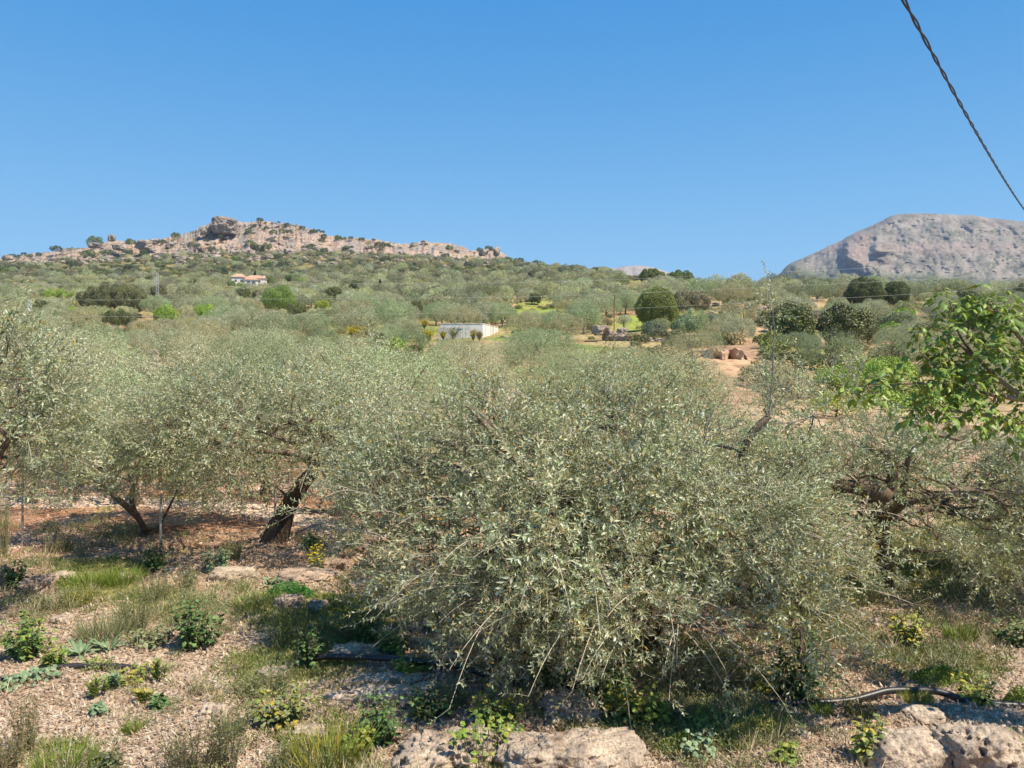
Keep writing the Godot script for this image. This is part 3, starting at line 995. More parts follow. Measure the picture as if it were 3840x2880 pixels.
func make_hero_olives() -> void:
	for k in 7:
		twigs.append(olive_twig(0.36, [9, 8, 7, 9, 6, 8, 5][k], 0.084, 0.0094, [0.2, 0.5, 0.85, 0.4, 0.6, 0.95, 0.5][k], [0.1, 0.15, 0.2, 0.1, 0.45, 0.2, 0.6][k]).mesh(M.olive_leaf))
	# the big spreading olive
	var d := 9.2
	var base := at(2430, 8.9)
	var fork := P(2400, 2200, 9.2)
	var limbs := [
		[[base + Vector3(0, -0.15, 0), base + Vector3(0.02, 0.3, 0.02), P(2440, 2330, 9.0), fork], 0.2, 0.14],
		[[fork, P(2370, 2080, 9.1), P(2355, 1950, 9.0), P(2330, 1700, 9.0), P(2280, 1480, 9.1)], 0.13, 0.02],
		[[fork, P(2250, 2010, 8.7), P(2050, 1860, 8.3), P(1900, 1680, 8.2), P(1750, 1520, 8.4)], 0.12, 0.02],
		[[fork, P(2500, 2040, 9.4), P(2660, 1900, 9.6), P(2760, 1790, 9.4), P(2790, 1680, 9.3), P(2840, 1600, 9.2), P(2885, 1560, 9.2)], 0.11, 0.03],
		[[fork, P(2300, 2060, 8.5), P(2150, 1960, 7.6), P(1980, 1990, 7.0)], 0.09, 0.015],
		[[fork, P(2560, 2060, 8.6), P(2760, 2010, 8.0), P(2960, 2150, 7.6), P(3010, 2330, 7.4)], 0.08, 0.012],
		[[fork, P(2350, 2050, 9.9), P(2150, 1800, 10.8), P(2000, 1600, 11.2)], 0.1, 0.015],
	]
	var c := P(2270, 1950, d)
	var lumps := []
	for q in [[2170, 1725, 9.4, 0.85, 0.5, 0.8, 17], [1780, 1730, 9.0, 0.8, 0.5, 0.8, 16], [1560, 1900, 9.0, 0.6, 0.5, 0.7, 12], [2560, 1790, 9.6, 0.8, 0.45, 0.8, 16], [2850, 1940, 9.0, 0.6, 0.45, 0.7, 12], [2040, 1880, 8.2, 0.75, 0.5, 0.6, 15], [2420, 1930, 8.1, 0.65, 0.45, 0.6, 13],
			[1790, 2080, 8.0, 0.6, 0.5, 0.6, 12], [2110, 2180, 7.4, 0.6, 0.45, 0.5, 13], [2700, 2060, 7.9, 0.6, 0.4, 0.5, 12], [2380, 2260, 7.4, 0.45, 0.35, 0.45, 9], [2300, 1800, 10.9, 1.0, 0.5, 0.8, 16], [1850, 1800, 10.8, 0.9, 0.5, 0.8, 14], [2800, 1800, 10.6, 0.8, 0.45, 0.7, 12]]:
		for l in dome(P(q[0], q[1], q[2]), Vector3(q[3], q[4], q[5]) * 1.12, q[6], 0.36, -0.6):
			if rng.randf() < 0.88: lumps.append([l[0], l[1], 1.0 if q[0] > 2350 else 0.42])
	for e in [[1560, 2000, 8.8, 0.45], [1500, 1850, 9.0, 0.5], [1640, 2150, 8.4, 0.4], [1800, 2250, 7.9, 0.45], [2000, 2320, 7.6, 0.45], [2180, 2360, 7.5, 0.42], [2050, 2150, 7.5, 0.5], [2350, 2250, 7.6, 0.4],
			[2600, 2150, 7.8, 0.45], [2800, 2180, 7.6, 0.4], [2940, 2260, 7.5, 0.38], [3010, 2390, 7.4, 0.32], [3000, 2480, 7.3, 0.22], [2620, 2350, 8.2, 0.35], [2560, 2480, 7.6, 0.16], [2720, 2560, 7.3, 0.13], [2240, 2500, 7.2, 0.26], [1460, 2040, 9.0, 0.4],
			[1440, 1700, 9.4, 0.5], [1700, 2280, 8.2, 0.33], [2840, 2000, 8.2, 0.45], [3060, 2080, 8.0, 0.4]]:
		lumps.append([P(e[0], e[1], e[2]), e[3]])
	var big := hero_olive("olive_tree", "big spreading olive with drooping silvery sprays, largest tree of the grove", base, limbs, lumps, c, 280.0, 0.2, 520, 0.6, 0.85, 0.14)
	# its tall upright shoot
	var st := Buf.new()
	var top := [P(2885, 1560, 9.2) - base, P(2895, 1420, 9.2) - base, P(2905, 1250, 9.15) - base, P(2890, 1060, 9.1) - base]
	st.tube(top, [0.014, 0.011, 0.007, 0.003], 5, Color(0.36, 0.32, 0.26))
	st.n.clear()
	obj("foliage", st.mesh(M.dry_stem), big)
	var places := []
	for k in 64:
		var t := rng.randf_range(0.08, 1.0)
		if t > 0.35 and t < 0.52 and rng.randf() < 0.7: continue
		var p: Vector3 = top[0].lerp(top[3], t) + rand_dir() * 0.07
		var q := (Vector3.UP * 0.7 + rand_dir()).normalized()
		places.append(Transform3D(frame(q) * rng.randf_range(0.55, 1.0), p))
	scatter_twigs(big, places)
	# the olive on the right with bare dark limbs
	base = at(3310, 11.3)
	fork = P(3290, 1960, 11.2)
	limbs = [
		[[base + Vector3(0, -0.15, 0), P(3320, 2080, 11.2), fork], 0.2, 0.16],
		[[fork, P(3330, 1890, 10.8), P(3265, 1835, 10.6), P(3130, 1820, 10.5), P(2960, 1790, 10.5), P(2830, 1785, 10.5), P(2740, 1810, 10.4)], 0.13, 0.06],
		[[fork, P(3380, 1850, 10.5), P(3395, 1780, 10.3), P(3420, 1690, 10.2), P(3500, 1635, 10.2), P(3600, 1650, 10.3)], 0.08, 0.02],
		[[fork, P(3400, 1890, 10.6), P(3500, 1865, 10.4), P(3600, 1840, 10.2)], 0.07, 0.02],
		[[P(3360, 1720, 11.4), P(3300, 1690, 11.2), P(3240, 1665, 11.0)], 0.06, 0.05],
		[[fork, P(3340, 1850, 11.6), P(3360, 1720, 11.4), P(3450, 1560, 11.4)], 0.1, 0.03],
		[[fork, P(3500, 1900, 11.6), P(3700, 1800, 11.8), P(3850, 1700, 11.8)], 0.09, 0.02],
	]
	c = P(3350, 1880, 11.2)
	lumps = []
	for l in dome(c, Vector3(2.4, 0.68, 1.9), 92, 0.42, -0.75):
		# the limbs show through a gap towards the camera
		var q: Vector3 = l[0] - c
		if q.z > 0.8 and absf(q.x + 0.3) < 0.95 and absf(q.y - 0.12) < 0.3: continue
		lumps.append(l)
	for e in [[3750, 2050, 10.4, 0.45], [3820, 2180, 10.2, 0.4], [3600, 2120, 10.6, 0.35], [3880, 1950, 10.5, 0.5], [3700, 2230, 10.2, 0.22], [3100, 1980, 10.6, 0.4], [3820, 1750, 10.2, 0.5], [3050, 1560, 10.4, 0.4], [3200, 1500, 10.4, 0.4], [3480, 2000, 10.4, 0.25]]:
		lumps.append([P(e[0], e[1], e[2]), e[3]])
	hero_olive("olive_tree", "olive with bare dark crooked limbs showing through its crown, under the walnut", base, limbs, lumps, c, 300.0, 0.18, 220, 0.6, 0.75, 0.25)
	# the dark leaning trunk
	base = at(1045, 13.9)
	fork = P(1185, 1750, 13.7)
	limbs = [
		[[base + Vector3(-0.05, -0.15, 0.05), base + Vector3(0.03, 0.25, 0), P(1085, 1900, 13.9), P(1125, 1825, 13.8), fork], 0.26, 0.13],
		[[fork, P(1215, 1690, 13.6), P(1225, 1640, 13.6), P(1190, 1590, 13.5), P(1140, 1590, 13.2), P(1085, 1580, 13.0)], 0.11, 0.05],
		[[fork, P(1100, 1700, 13.2), P(960, 1690, 12.8), P(820, 1660, 12.5), P(700, 1640, 12.3)], 0.08, 0.015],
		[[fork, P(1150, 1690, 12.9), P(1040, 1640, 12.4), P(900, 1600, 12.2), P(800, 1610, 12.0)], 0.07, 0.012],
		[[fork, P(1300, 1650, 14.2), P(1400, 1560, 14.6), P(1480, 1480, 14.6)], 0.09, 0.02],
		[[fork, P(1200, 1620, 14.6), P(1150, 1480, 15.0)], 0.09, 0.02],
	]
	c = P(1010, 1630, 13.5)
	lumps = dome(c, Vector3(2.25, 0.72, 2.0), 62, 0.46, -0.6)
	for e in [[700, 1720, 12.4, 0.45], [620, 1650, 12.6, 0.5], [820, 1760, 12.2, 0.4], [960, 1790, 12.6, 0.35], [1340, 1720, 13.5, 0.45], [1420, 1640, 13.4, 0.5], [1290, 1600, 12.6, 0.4], [720, 1800, 12.3, 0.3]]:
		lumps.append([P(e[0], e[1], e[2]), e[3]])
	hero_olive("olive_tree", "old olive with a thick dark trunk leaning right", base, limbs, lumps, c, 285.0, 0.12, 80, 0.35, 0.8, 1.12)
	# the forked small one
	base = at(540, 14.4)
	fork = P(545, 1985, 14.3)
	limbs = [
		[[base + Vector3(0.0, -0.1, 0), fork], 0.11, 0.085],
		[[fork, P(515, 1935, 14.2), P(470, 1895, 14.0), P(410, 1845, 13.8), P(340, 1790, 13.6)], 0.075, 0.02],
		[[P(515, 1935, 14.2), P(495, 1890, 14.2), P(500, 1830, 14.3), P(540, 1740, 14.4)], 0.055, 0.02],
		[[fork, P(590, 1985, 14.5), P(610, 1950, 14.7), P(660, 1850, 14.9)], 0.06, 0.02],
	]
	c = P(520, 1670, 14.3)
	lumps = dome(c, Vector3(1.4, 0.6, 1.3), 34, 0.42, -0.5)
	for e in [[290, 1740, 13.8, 0.4], [350, 1800, 13.7, 0.35], [700, 1780, 14.2, 0.35], [780, 1700, 14.2, 0.4]]:
		lumps.append([P(e[0], e[1], e[2]), e[3]])
	hero_olive("olive_tree", "small forked olive with a tan trunk standing in red soil", base, limbs, lumps, c, 285.0, 0.12, 50, 0.45, 0.8, 0.85)
	# the silvery one cut by the left edge
	base = at(-160, 9.6)
	fork = P(-150, 2000, 9.6)
	limbs = [
		[[base + Vector3(0, -0.15, 0), fork], 0.2, 0.15],
		[[fork, P(-100, 1850, 9.4), P(0, 1700, 9.0), P(90, 1560, 8.8)], 0.1, 0.02],
		[[fork, P(-150, 1750, 9.6), P(-60, 1500, 9.6)], 0.1, 0.02],
		[[fork, P(-250, 1700, 9.4), P(-350, 1500, 9.2)], 0.1, 0.02],
	]
	c = P(-130, 1620, 9.5)
	lumps = dome(c, Vector3(1.15, 1.0, 1.2), 34, 0.42, -0.5)
	for e in [[60, 1380, 9.2, 0.3], [110, 1470, 9.0, 0.28], [90, 1650, 8.9, 0.35], [40, 1780, 8.8, 0.3], [160, 1560, 9.0, 0.22], [30, 1290, 9.3, 0.22], [190, 1390, 9.3, 0.2], [-20, 1330, 9.3, 0.3]]:
		lumps.append([P(e[0], e[1], e[2]), e[3]])
	hero_olive("olive_tree", "silvery olive cut off by the left edge of the view", base, limbs, lumps, c, 285.0, 0.15, 45, 0.85, 0.8, 0.7)

# ---------------------------------------------------------------- trees and shrubs of the slope

const OAK := [Color(0.085, 0.11, 0.035), Color(0.12, 0.15, 0.05), Color(0.16, 0.185, 0.06), Color(0.2, 0.215, 0.075)]
const BRIGHT := [Color(0.17, 0.29, 0.035), Color(0.23, 0.38, 0.05), Color(0.31, 0.46, 0.07), Color(0.36, 0.45, 0.075)]
const LIME := [Color(0.28, 0.35, 0.045), Color(0.38, 0.46, 0.06), Color(0.48, 0.5, 0.09), Color(0.22, 0.28, 0.045)]
const BROWNISH := [Color(0.21, 0.19, 0.105), Color(0.28, 0.245, 0.145), Color(0.33, 0.29, 0.17), Color(0.17, 0.165, 0.08)]
const BROOM := [Color(0.75, 0.55, 0.02), Color(0.85, 0.65, 0.03), Color(0.6, 0.45, 0.03), Color(0.16, 0.19, 0.05)]
const PINE := [Color(0.055, 0.075, 0.03), Color(0.075, 0.1, 0.04), Color(0.1, 0.125, 0.05)]

func leafy(lumps: Array, c: Vector3, per: float, leaf_l: float, leaf_w: float, cols: Array, spread := 0.9) -> Buf:
	var b := Buf.new()
	for l in lumps:
		var outward: Vector3 = (l[0] - c).normalized()
		var tone := rng.randf_range(0.85, 1.15)
		for i in int(per * l[1] * l[1]):
			var d := (rand_dir() + outward * 0.6 + Vector3.UP * 0.25).normalized()
			var p: Vector3 = l[0] + d * l[1] * lerpf(0.6, 1.03, sqrt(rng.randf()))
			var q := (d * 0.35 + rand_dir() * spread).normalized()
			b.leaf(p, q, q.cross(d + rand_dir() * 0.45).normalized(), leaf_l * rng.randf_range(0.7, 1.2), leaf_w, cols[rng.randi() % cols.size()] * tone * rng.randf_range(0.85, 1.15))
	return b

# a crown of given size round the origin's top: [crown mesh, wood mesh]
func make_tree(size: Vector3, foot_h: float, count: int, lump: float, per: float, leaf_l: float, leaf_w: float, cols: Array, trunk_r: float, low := -0.5) -> Array:
	var c := Vector3(0, foot_h + size.y * 0.5, 0)
	var lumps := dome(c, size * 0.5 - Vector3.ONE * lump * 0.55, count, lump, low)
	lumps.append([c, minf(size.x, size.y) * 0.3])
	var crown := leafy(lumps, c, per, leaf_l, leaf_w, cols).mesh(M.herb)
	var w := Buf.new()
	w.tube(wander(Vector3(0, -0.3, 0), Vector3(0.1, foot_h + size.y * 0.3, 0), 4, 0.05), taper(trunk_r * 1.3, trunk_r * 0.8, 5), 8, BARK, 0.4, nz)
	for i in 5:
		w.tube(wander(Vector3(0.08, foot_h + size.y * 0.2, 0), lumps[i * 3 % lumps.size()][0], 4, 0.06), taper(trunk_r * 0.5, trunk_r * 0.12, 5), 5, BARK, 0.3, nz)
	return [crown, w.mesh(M.bark)]

func put_tree(called: String, label: String, category: String, p: Vector3, e: Array, size := Vector3.ONE, turn := 0.0, group := "") -> Node3D:
	var o := thing(called, p, turn)
	o.scale = size
	obj("trunk", e[1], o)
	obj("crown", e[0], o)
	tag(o, label, category, group)
	return o

func make_special_trees() -> void:
	# [px, py of the foot, width and height as seen, ...]
	var oaks := [
		[432, 1183, 258, 118, 38, 0.95, OAK + BROWNISH.slice(0, 2), "holm_oak", "broad dark holm oak spreading over the left slope", -0.7],
		[440, 1243, 135, 78, 16, 0.7, OAK.slice(0, 2), "holm_oak", "dark small oak just below the broad holm oak", -0.6],
		[158, 1180, 62, 50, 10, 0.6, OAK.slice(0, 2), "holm_oak", "tiny dark tree between the near pylon and the broad holm oak", -0.6],
		[2445, 1042, 98, 66, 22, 0.95, LIME.slice(0, 1) + OAK, "holm_oak", "left oak of the skyline pair, with an open ochre-green crown", -0.5, 262.0],
		[2553, 1042, 118, 62, 24, 0.95, BRIGHT.slice(0, 2) + OAK, "holm_oak", "right oak of the skyline pair, denser and greener", -0.6, 262.0],
		[2462, 1232, 158, 148, 34, 0.8, [Color(0.14, 0.18, 0.04), Color(0.21, 0.25, 0.05), Color(0.29, 0.32, 0.065), Color(0.1, 0.13, 0.035)], "holm_oak", "rounded yellow-green oak with billowing crown beside the wooden pole", -0.85],
		[2585, 1192, 150, 100, 24, 0.8, BROWNISH, "wild_olive", "brownish wide tree behind the rounded bright oak", -0.5],
		[3245, 1158, 150, 120, 30, 0.95, OAK.slice(0, 3), "holm_oak", "larger left oak of the dark pair on the right slope", -0.8],
		[3360, 1158, 100, 98, 22, 0.85, OAK.slice(0, 3), "holm_oak", "smaller right oak of the dark pair on the right slope", -0.8],
		[3870, 1105, 120, 80, 18, 0.85, OAK.slice(0, 3), "holm_oak", "dark oak on the horizon at the right edge", -0.7, 190.0],
	]
	var e := []
	for q in oaks:
		var d: float = q[10] if q.size() > 10 else dist(q[0], q[1])
		var k := d / F
		clear.append([q[0], d, q[2] * 0.5 + 14.0, q[1] - 0.25 * q[3]])
		e = make_tree(Vector3(q[2] * k, q[3] * k * 0.98, q[2] * k * 0.8), 0.1, int(q[4] * 1.5), maxf(q[5], minf(q[2], q[3]) * k * 0.17), 520.0, 0.17 * sqrt(k * 20.0), 0.068 * sqrt(k * 20.0), q[6], 0.3, q[9])
		put_tree(q[7], q[8], "tree", at(q[0], d), e)
	e = make_tree(Vector3(2.7, 1.7, 2.4), 1.2, 12, 0.5, 900.0, 0.15, 0.025, OLIVE, 0.11)
	put_tree("olive_tree", "lone small olive on a bare stem above the pale boulders", "tree", at(2336, 118.0), e)
	# shrubs that stand out
	var shrubs := [
		[1048, 1180, 128, 98, BRIGHT.slice(0, 2) + [Color(0.15, 0.18, 0.06)], "round_bush", "round green bush in the middle of the left slope"],
		[620, 1210, 84, 62, BRIGHT, "bush", "bright green bush right of the broad holm oak"],
		[775, 1202, 92, 54, BRIGHT, "bush", "bright green bush with upright shoots between oak and broom"],
		[215, 1125, 130, 36, BRIGHT, "bush", "long low green bush above the near pylon"],
		[1208, 1168, 58, 38, LIME, "bush", "yellow-green bush right of the round green bush"],
		[1422, 1345, 55, 90, PINE + OAK, "bush", "dark narrow bush below the yellow broom"],
		[1480, 1335, 80, 66, BRIGHT, "bush", "fresh green bush next to the dark narrow one"],
		[505, 1402, 66, 94, [Color(0.18, 0.16, 0.06), Color(0.24, 0.21, 0.075), Color(0.13, 0.13, 0.06)], "bush", "olive-brown bush leaning over the grey slope rocks"],
		[548, 1440, 76, 44, OAK, "bush", "low dark bush under the grey slope rocks", 0],
		[2582, 1264, 115, 82, [Color(0.19, 0.26, 0.13), Color(0.24, 0.31, 0.16), Color(0.3, 0.36, 0.2)], "bush", "blue-green round bush right of the boulder pile"],
		[2450, 1275, 100, 68, [Color(0.14, 0.18, 0.105), Color(0.18, 0.22, 0.13)], "bush", "dark grey-green bush at the foot of the bright oak"],
		[2680, 1232, 68, 50, [Color(0.23, 0.27, 0.18), Color(0.28, 0.32, 0.22)], "bush", "small blue-grey bush at the meadow's lower edge", 0],
		[3140, 1490, 170, 110, BRIGHT.slice(1, 4), "bush", "grassy green bush at the thicket's left end"],
		[3310, 1475, 230, 135, BRIGHT, "bramble_thicket", "bright green thicket below the dusty right slope"],
		[3130, 1565, 210, 90, LIME.slice(0, 3), "bush", "yellow-green scrub in front of the thicket's left end"],
		[3330, 1570, 240, 95, BRIGHT.slice(1, 4), "bush", "green scrub in front of the bright thicket"],
		[3560, 1575, 240, 110, BRIGHT.slice(0, 3), "bush", "green scrub under the walnut's lowest leaves"],
		[3240, 1440, 180, 100, LIME, "bush", "pale green bush between thicket and dusty slope"],
		[3470, 1520, 130, 80, LIME.slice(0, 3), "bush", "yellow-green low bush behind the walnut leaves"],
		[3250, 1288, 112, 78, OAK, "bush", "dark bush on the terraces left of the walnut tip", 0],
		[3370, 1266, 150, 86, OAK + OLIVE.slice(0, 2), "bush", "tall dark bush on the terraces beside the walnut tip", 0],
		[1606, 1275, 40, 46, BROOM.slice(0, 2) + BRIGHT.slice(0, 2), "broom_bush", "flowering broom at the low grey wall's left end"],
		[1700, 1277, 44, 46, BROOM.slice(3, 4) + OAK, "broom_bush", "dark broom before the white wall's left half"],
		[1775, 1283, 24, 42, BROWNISH + BROOM.slice(0, 1), "broom_bush", "thin yellow-topped broom before the middle of the white wall"],
		[1798, 1281, 18, 34, BROWNISH, "broom_bush", "sparse withered broom right of the yellow-topped one"],
		[1662, 1240, 16, 32, BROOM.slice(0, 3), "broom_bush", "yellow broom against the white building's left corner"],
		[1322, 1276, 66, 56, BROOM, "broom_bush", "bright yellow flowering broom alone on the slope"],
		[1592, 1235, 28, 34, BROOM.slice(0, 2) + LIME, "broom_bush", "faint yellow broom left of the white building"],
	]
	for q in shrubs:
		var d := dist(q[0], q[1])
		if q[0] > 1595 and q[0] < 1800 and q[5] == "broom_bush": d = minf(d, 106.5)
		var k := d / F
		var w: float = q[2] * k
		var h: float = q[3] * k
		if q.size() == 7: clear.append([q[0], d, q[2] * 0.5 + 12.0, q[1] - 0.2 * q[3]])
		if q[5] == "broom_bush":
			var gb := Buf.new()
			var fb := Buf.new()
			var sb := Buf.new()
			var yellow: bool = q[4][0] == BROOM[0]
			for i in 9: sb.stick(Vector3(0, -0.05, 0), Vector3(rng.randf_range(-0.25, 0.25) * w, h * 0.5, rng.randf_range(-0.2, 0.2) * w), 0.025, 0.01, Color(0.2, 0.17, 0.11))
			for i in 520:
				var dir := Vector3(rng.randfn(0.0, 0.3) * w, h * rng.randf_range(0.55, 1.0), rng.randfn(0.0, 0.26) * w)
				var t := pow(rng.randf(), 0.6)
				var qd := (dir.normalized() + rand_dir() * 0.25).normalized()
				gb.leaf(dir * t, qd, across(qd), 0.34, 0.022, q[4][rng.randi() % q[4].size()] if not yellow else BROOM[3])
				if (yellow and rng.randf() < 0.75) or rng.randf() < 0.07:
					fb.leaf(dir * lerpf(0.6, 1.0, t) + rand_dir() * 0.06, (qd + rand_dir()).normalized(), across(qd), 0.16, 0.05, BROOM[rng.randi() % 3])
			var o := put_tree("broom_bush", q[6], "bush", at(q[0], d), [gb.mesh(M.herb), sb.mesh(M.dry_stem)])
			obj("blossom", fb.mesh(M.herb), o)
			continue
		var lr := minf(w, h) * 0.27
		e = make_tree(Vector3(w, h, w * 0.85), 0.0, 20, lr, 520.0 / pow(lr, 1.1) * 0.45 + 200.0, 0.13 * sqrt(k * 20.0) + 0.03, 0.05 * sqrt(k * 20.0) + 0.012, q[4], 0.06, -0.7)
		put_tree(q[5], q[6], "bush", at(q[0], d), e)
	# cypresses near the villa
	var cy := Buf.new()
	for i in 2200:
		var t := rng.randf()
		var a := rng.randf() * TAU
		var r := 0.62 * pow(sin(PI * clampf(0.08 + 0.92 * t, 0.0, 1.0)), 0.6) * rng.randf_range(0.75, 1.05) * (1.0 - 0.35 * t)
		var q := Vector3(cos(a) * 0.4, 1.0, sin(a) * 0.4).normalized()
		cy.leaf(Vector3(cos(a) * r, 0.2 + t * 4.6, sin(a) * r), q, across(q), 0.3, 0.08, PINE[rng.randi() % 3])
	var cw := Buf.new()
	cw.tube([Vector3(0, -0.3, 0), Vector3(0, 3.0, 0)], [0.14, 0.05], 6, BARK)
	var cm := [cy.mesh(M.herb), cw.mesh(M.bark)]
	for c in [[731, 372.0, 1.15, "cypress standing left of the fan palms"], [833, 392.0, 0.8, "short cypress between fan palms and villa"], [956, 412.0, 1.35, "tall cypress rising behind the villa roof"], [1253, 385.0, 1.0, "lone cypress right of the villa garden"],
			[1363, 380.0, 0.95, "cypress on the slope midway between villa and cliffs' low end"], [1425, 330.0, 1.25, "slim tall cypress farthest right on the slope"], [1080, 400.0, 0.9, "cypress half hidden in the villa's green garden"]]:
		put_tree("cypress_tree", c[3], "tree", at(c[0], c[1]), cm, Vector3(c[2], c[2], c[2]), rng.randf() * 6.0, "cypresses round the villa")
	var dark := []
	for k in 2: dark.append(make_tree(Vector3(5.2, 4.4, 4.8), 0.2, 20, 0.85, 420.0, 0.26, 0.1, OAK if k else OAK + BROWNISH.slice(0, 2), 0.2, -0.7))
	var fresh := []
	for k in 2: fresh.append(make_tree(Vector3(3.6, 2.2, 3.2), 0.0, 16, 0.6, 700.0, 0.22, 0.09, LIME.slice(0, 2) + BRIGHT.slice(0, 2) if k else BRIGHT, 0.08, -0.7))
	for i in 34:
		var px := rng.randf_range(-60.0, 2400.0) if i < 24 else rng.randf_range(2500.0, 3700.0)
		var d := rng.randf_range(130.0, 480.0) if i < 24 else rng.randf_range(75.0, 190.0)
		if px > 840.0 and px < 1040.0 and d > 330.0: continue
		if px > 1560.0 and px < 1930.0 and d < 150.0: continue
		if px > 2200.0 and px < 2900.0 and d < 170.0: continue
		var p := at(px, d)
		var is_dark := i % 2 == 0
		var s := rng.randf_range(0.75, 1.3)
		clear.append([px, d, 2.2 * s * F / d, HY - F * (p.y + 1.6 * s - EYE) / d])
		var o := put_tree("dark_tree" if is_dark else "green_bush", "", "tree" if is_dark else "bush", p, dark[i % 4 / 2] if is_dark else fresh[i % 4 / 2], Vector3.ONE * s, rng.randf() * 6.0, "dark trees of the slope" if is_dark else "green bushes of the slope")
		tag(o, ("dark evergreen tree " if is_dark else "fresh green bush ") + near_what(p + Vector3(0, 1.5, 0)), "tree" if is_dark else "bush", "dark trees of the slope" if is_dark else "green bushes of the slope", px)
	# fan palms
	var fp := Buf.new()
	for i in 70:
		var d := rand_dir()
		d.y = d.y * 0.6 + 0.5
		d = d.normalized()
		for k in 5:
			var q := (d + rand_dir() * 0.35).normalized()
			fp.leaf(Vector3(rng.randf_range(-1.6, 1.6), 3.2 + rng.randf_range(-1.0, 0.6), rng.randf_range(-1, 1)) * Vector3(1, 1, 1) + d * 0.5, q, across(q), 1.3, 0.11, [Color(0.2, 0.22, 0.06), Color(0.3, 0.28, 0.09), Color(0.14, 0.18, 0.05)][k % 3])
	var fw := Buf.new()
	for k in 4: fw.tube([Vector3(0.2 * k - 0.3, -0.2, 0), Vector3(0.9 * k - 1.4, 3.4, 0)], [0.22, 0.16], 7, Color(0.36, 0.28, 0.2), 0.3, nz)
	put_tree("fan_palm", "yellowish clump of fan palms left of the villa", "palm", at(798, 378.0), [fp.mesh(M.herb), fw.mesh(M.bark)])
	# garden trees round the villa
	for g in [[1010, 408.0, 5.5, 5.0, "green garden tree touching the villa's right side"], [905, 372.0, 4.6, 3.6, "fresh green tree in front of the villa's left wall"], [1130, 400.0, 7.0, 4.2, "bright wide tree right of the villa garden"], [870, 384.0, 4.0, 3.4, "rounded green tree left of the villa"], [1085, 420.0, 5.0, 4.5, "darker green tree behind the villa garden"]]:
		e = make_tree(Vector3(g[2], g[3], g[2]), 0.2, 12, 1.0, 130.0, 0.4, 0.16, BRIGHT if g[0] > 1100 or g[0] == 905 else OAK + BRIGHT.slice(0, 2), 0.15, -0.7)
		put_tree("garden_tree", g[4], "tree", at(g[0], g[1]), e)

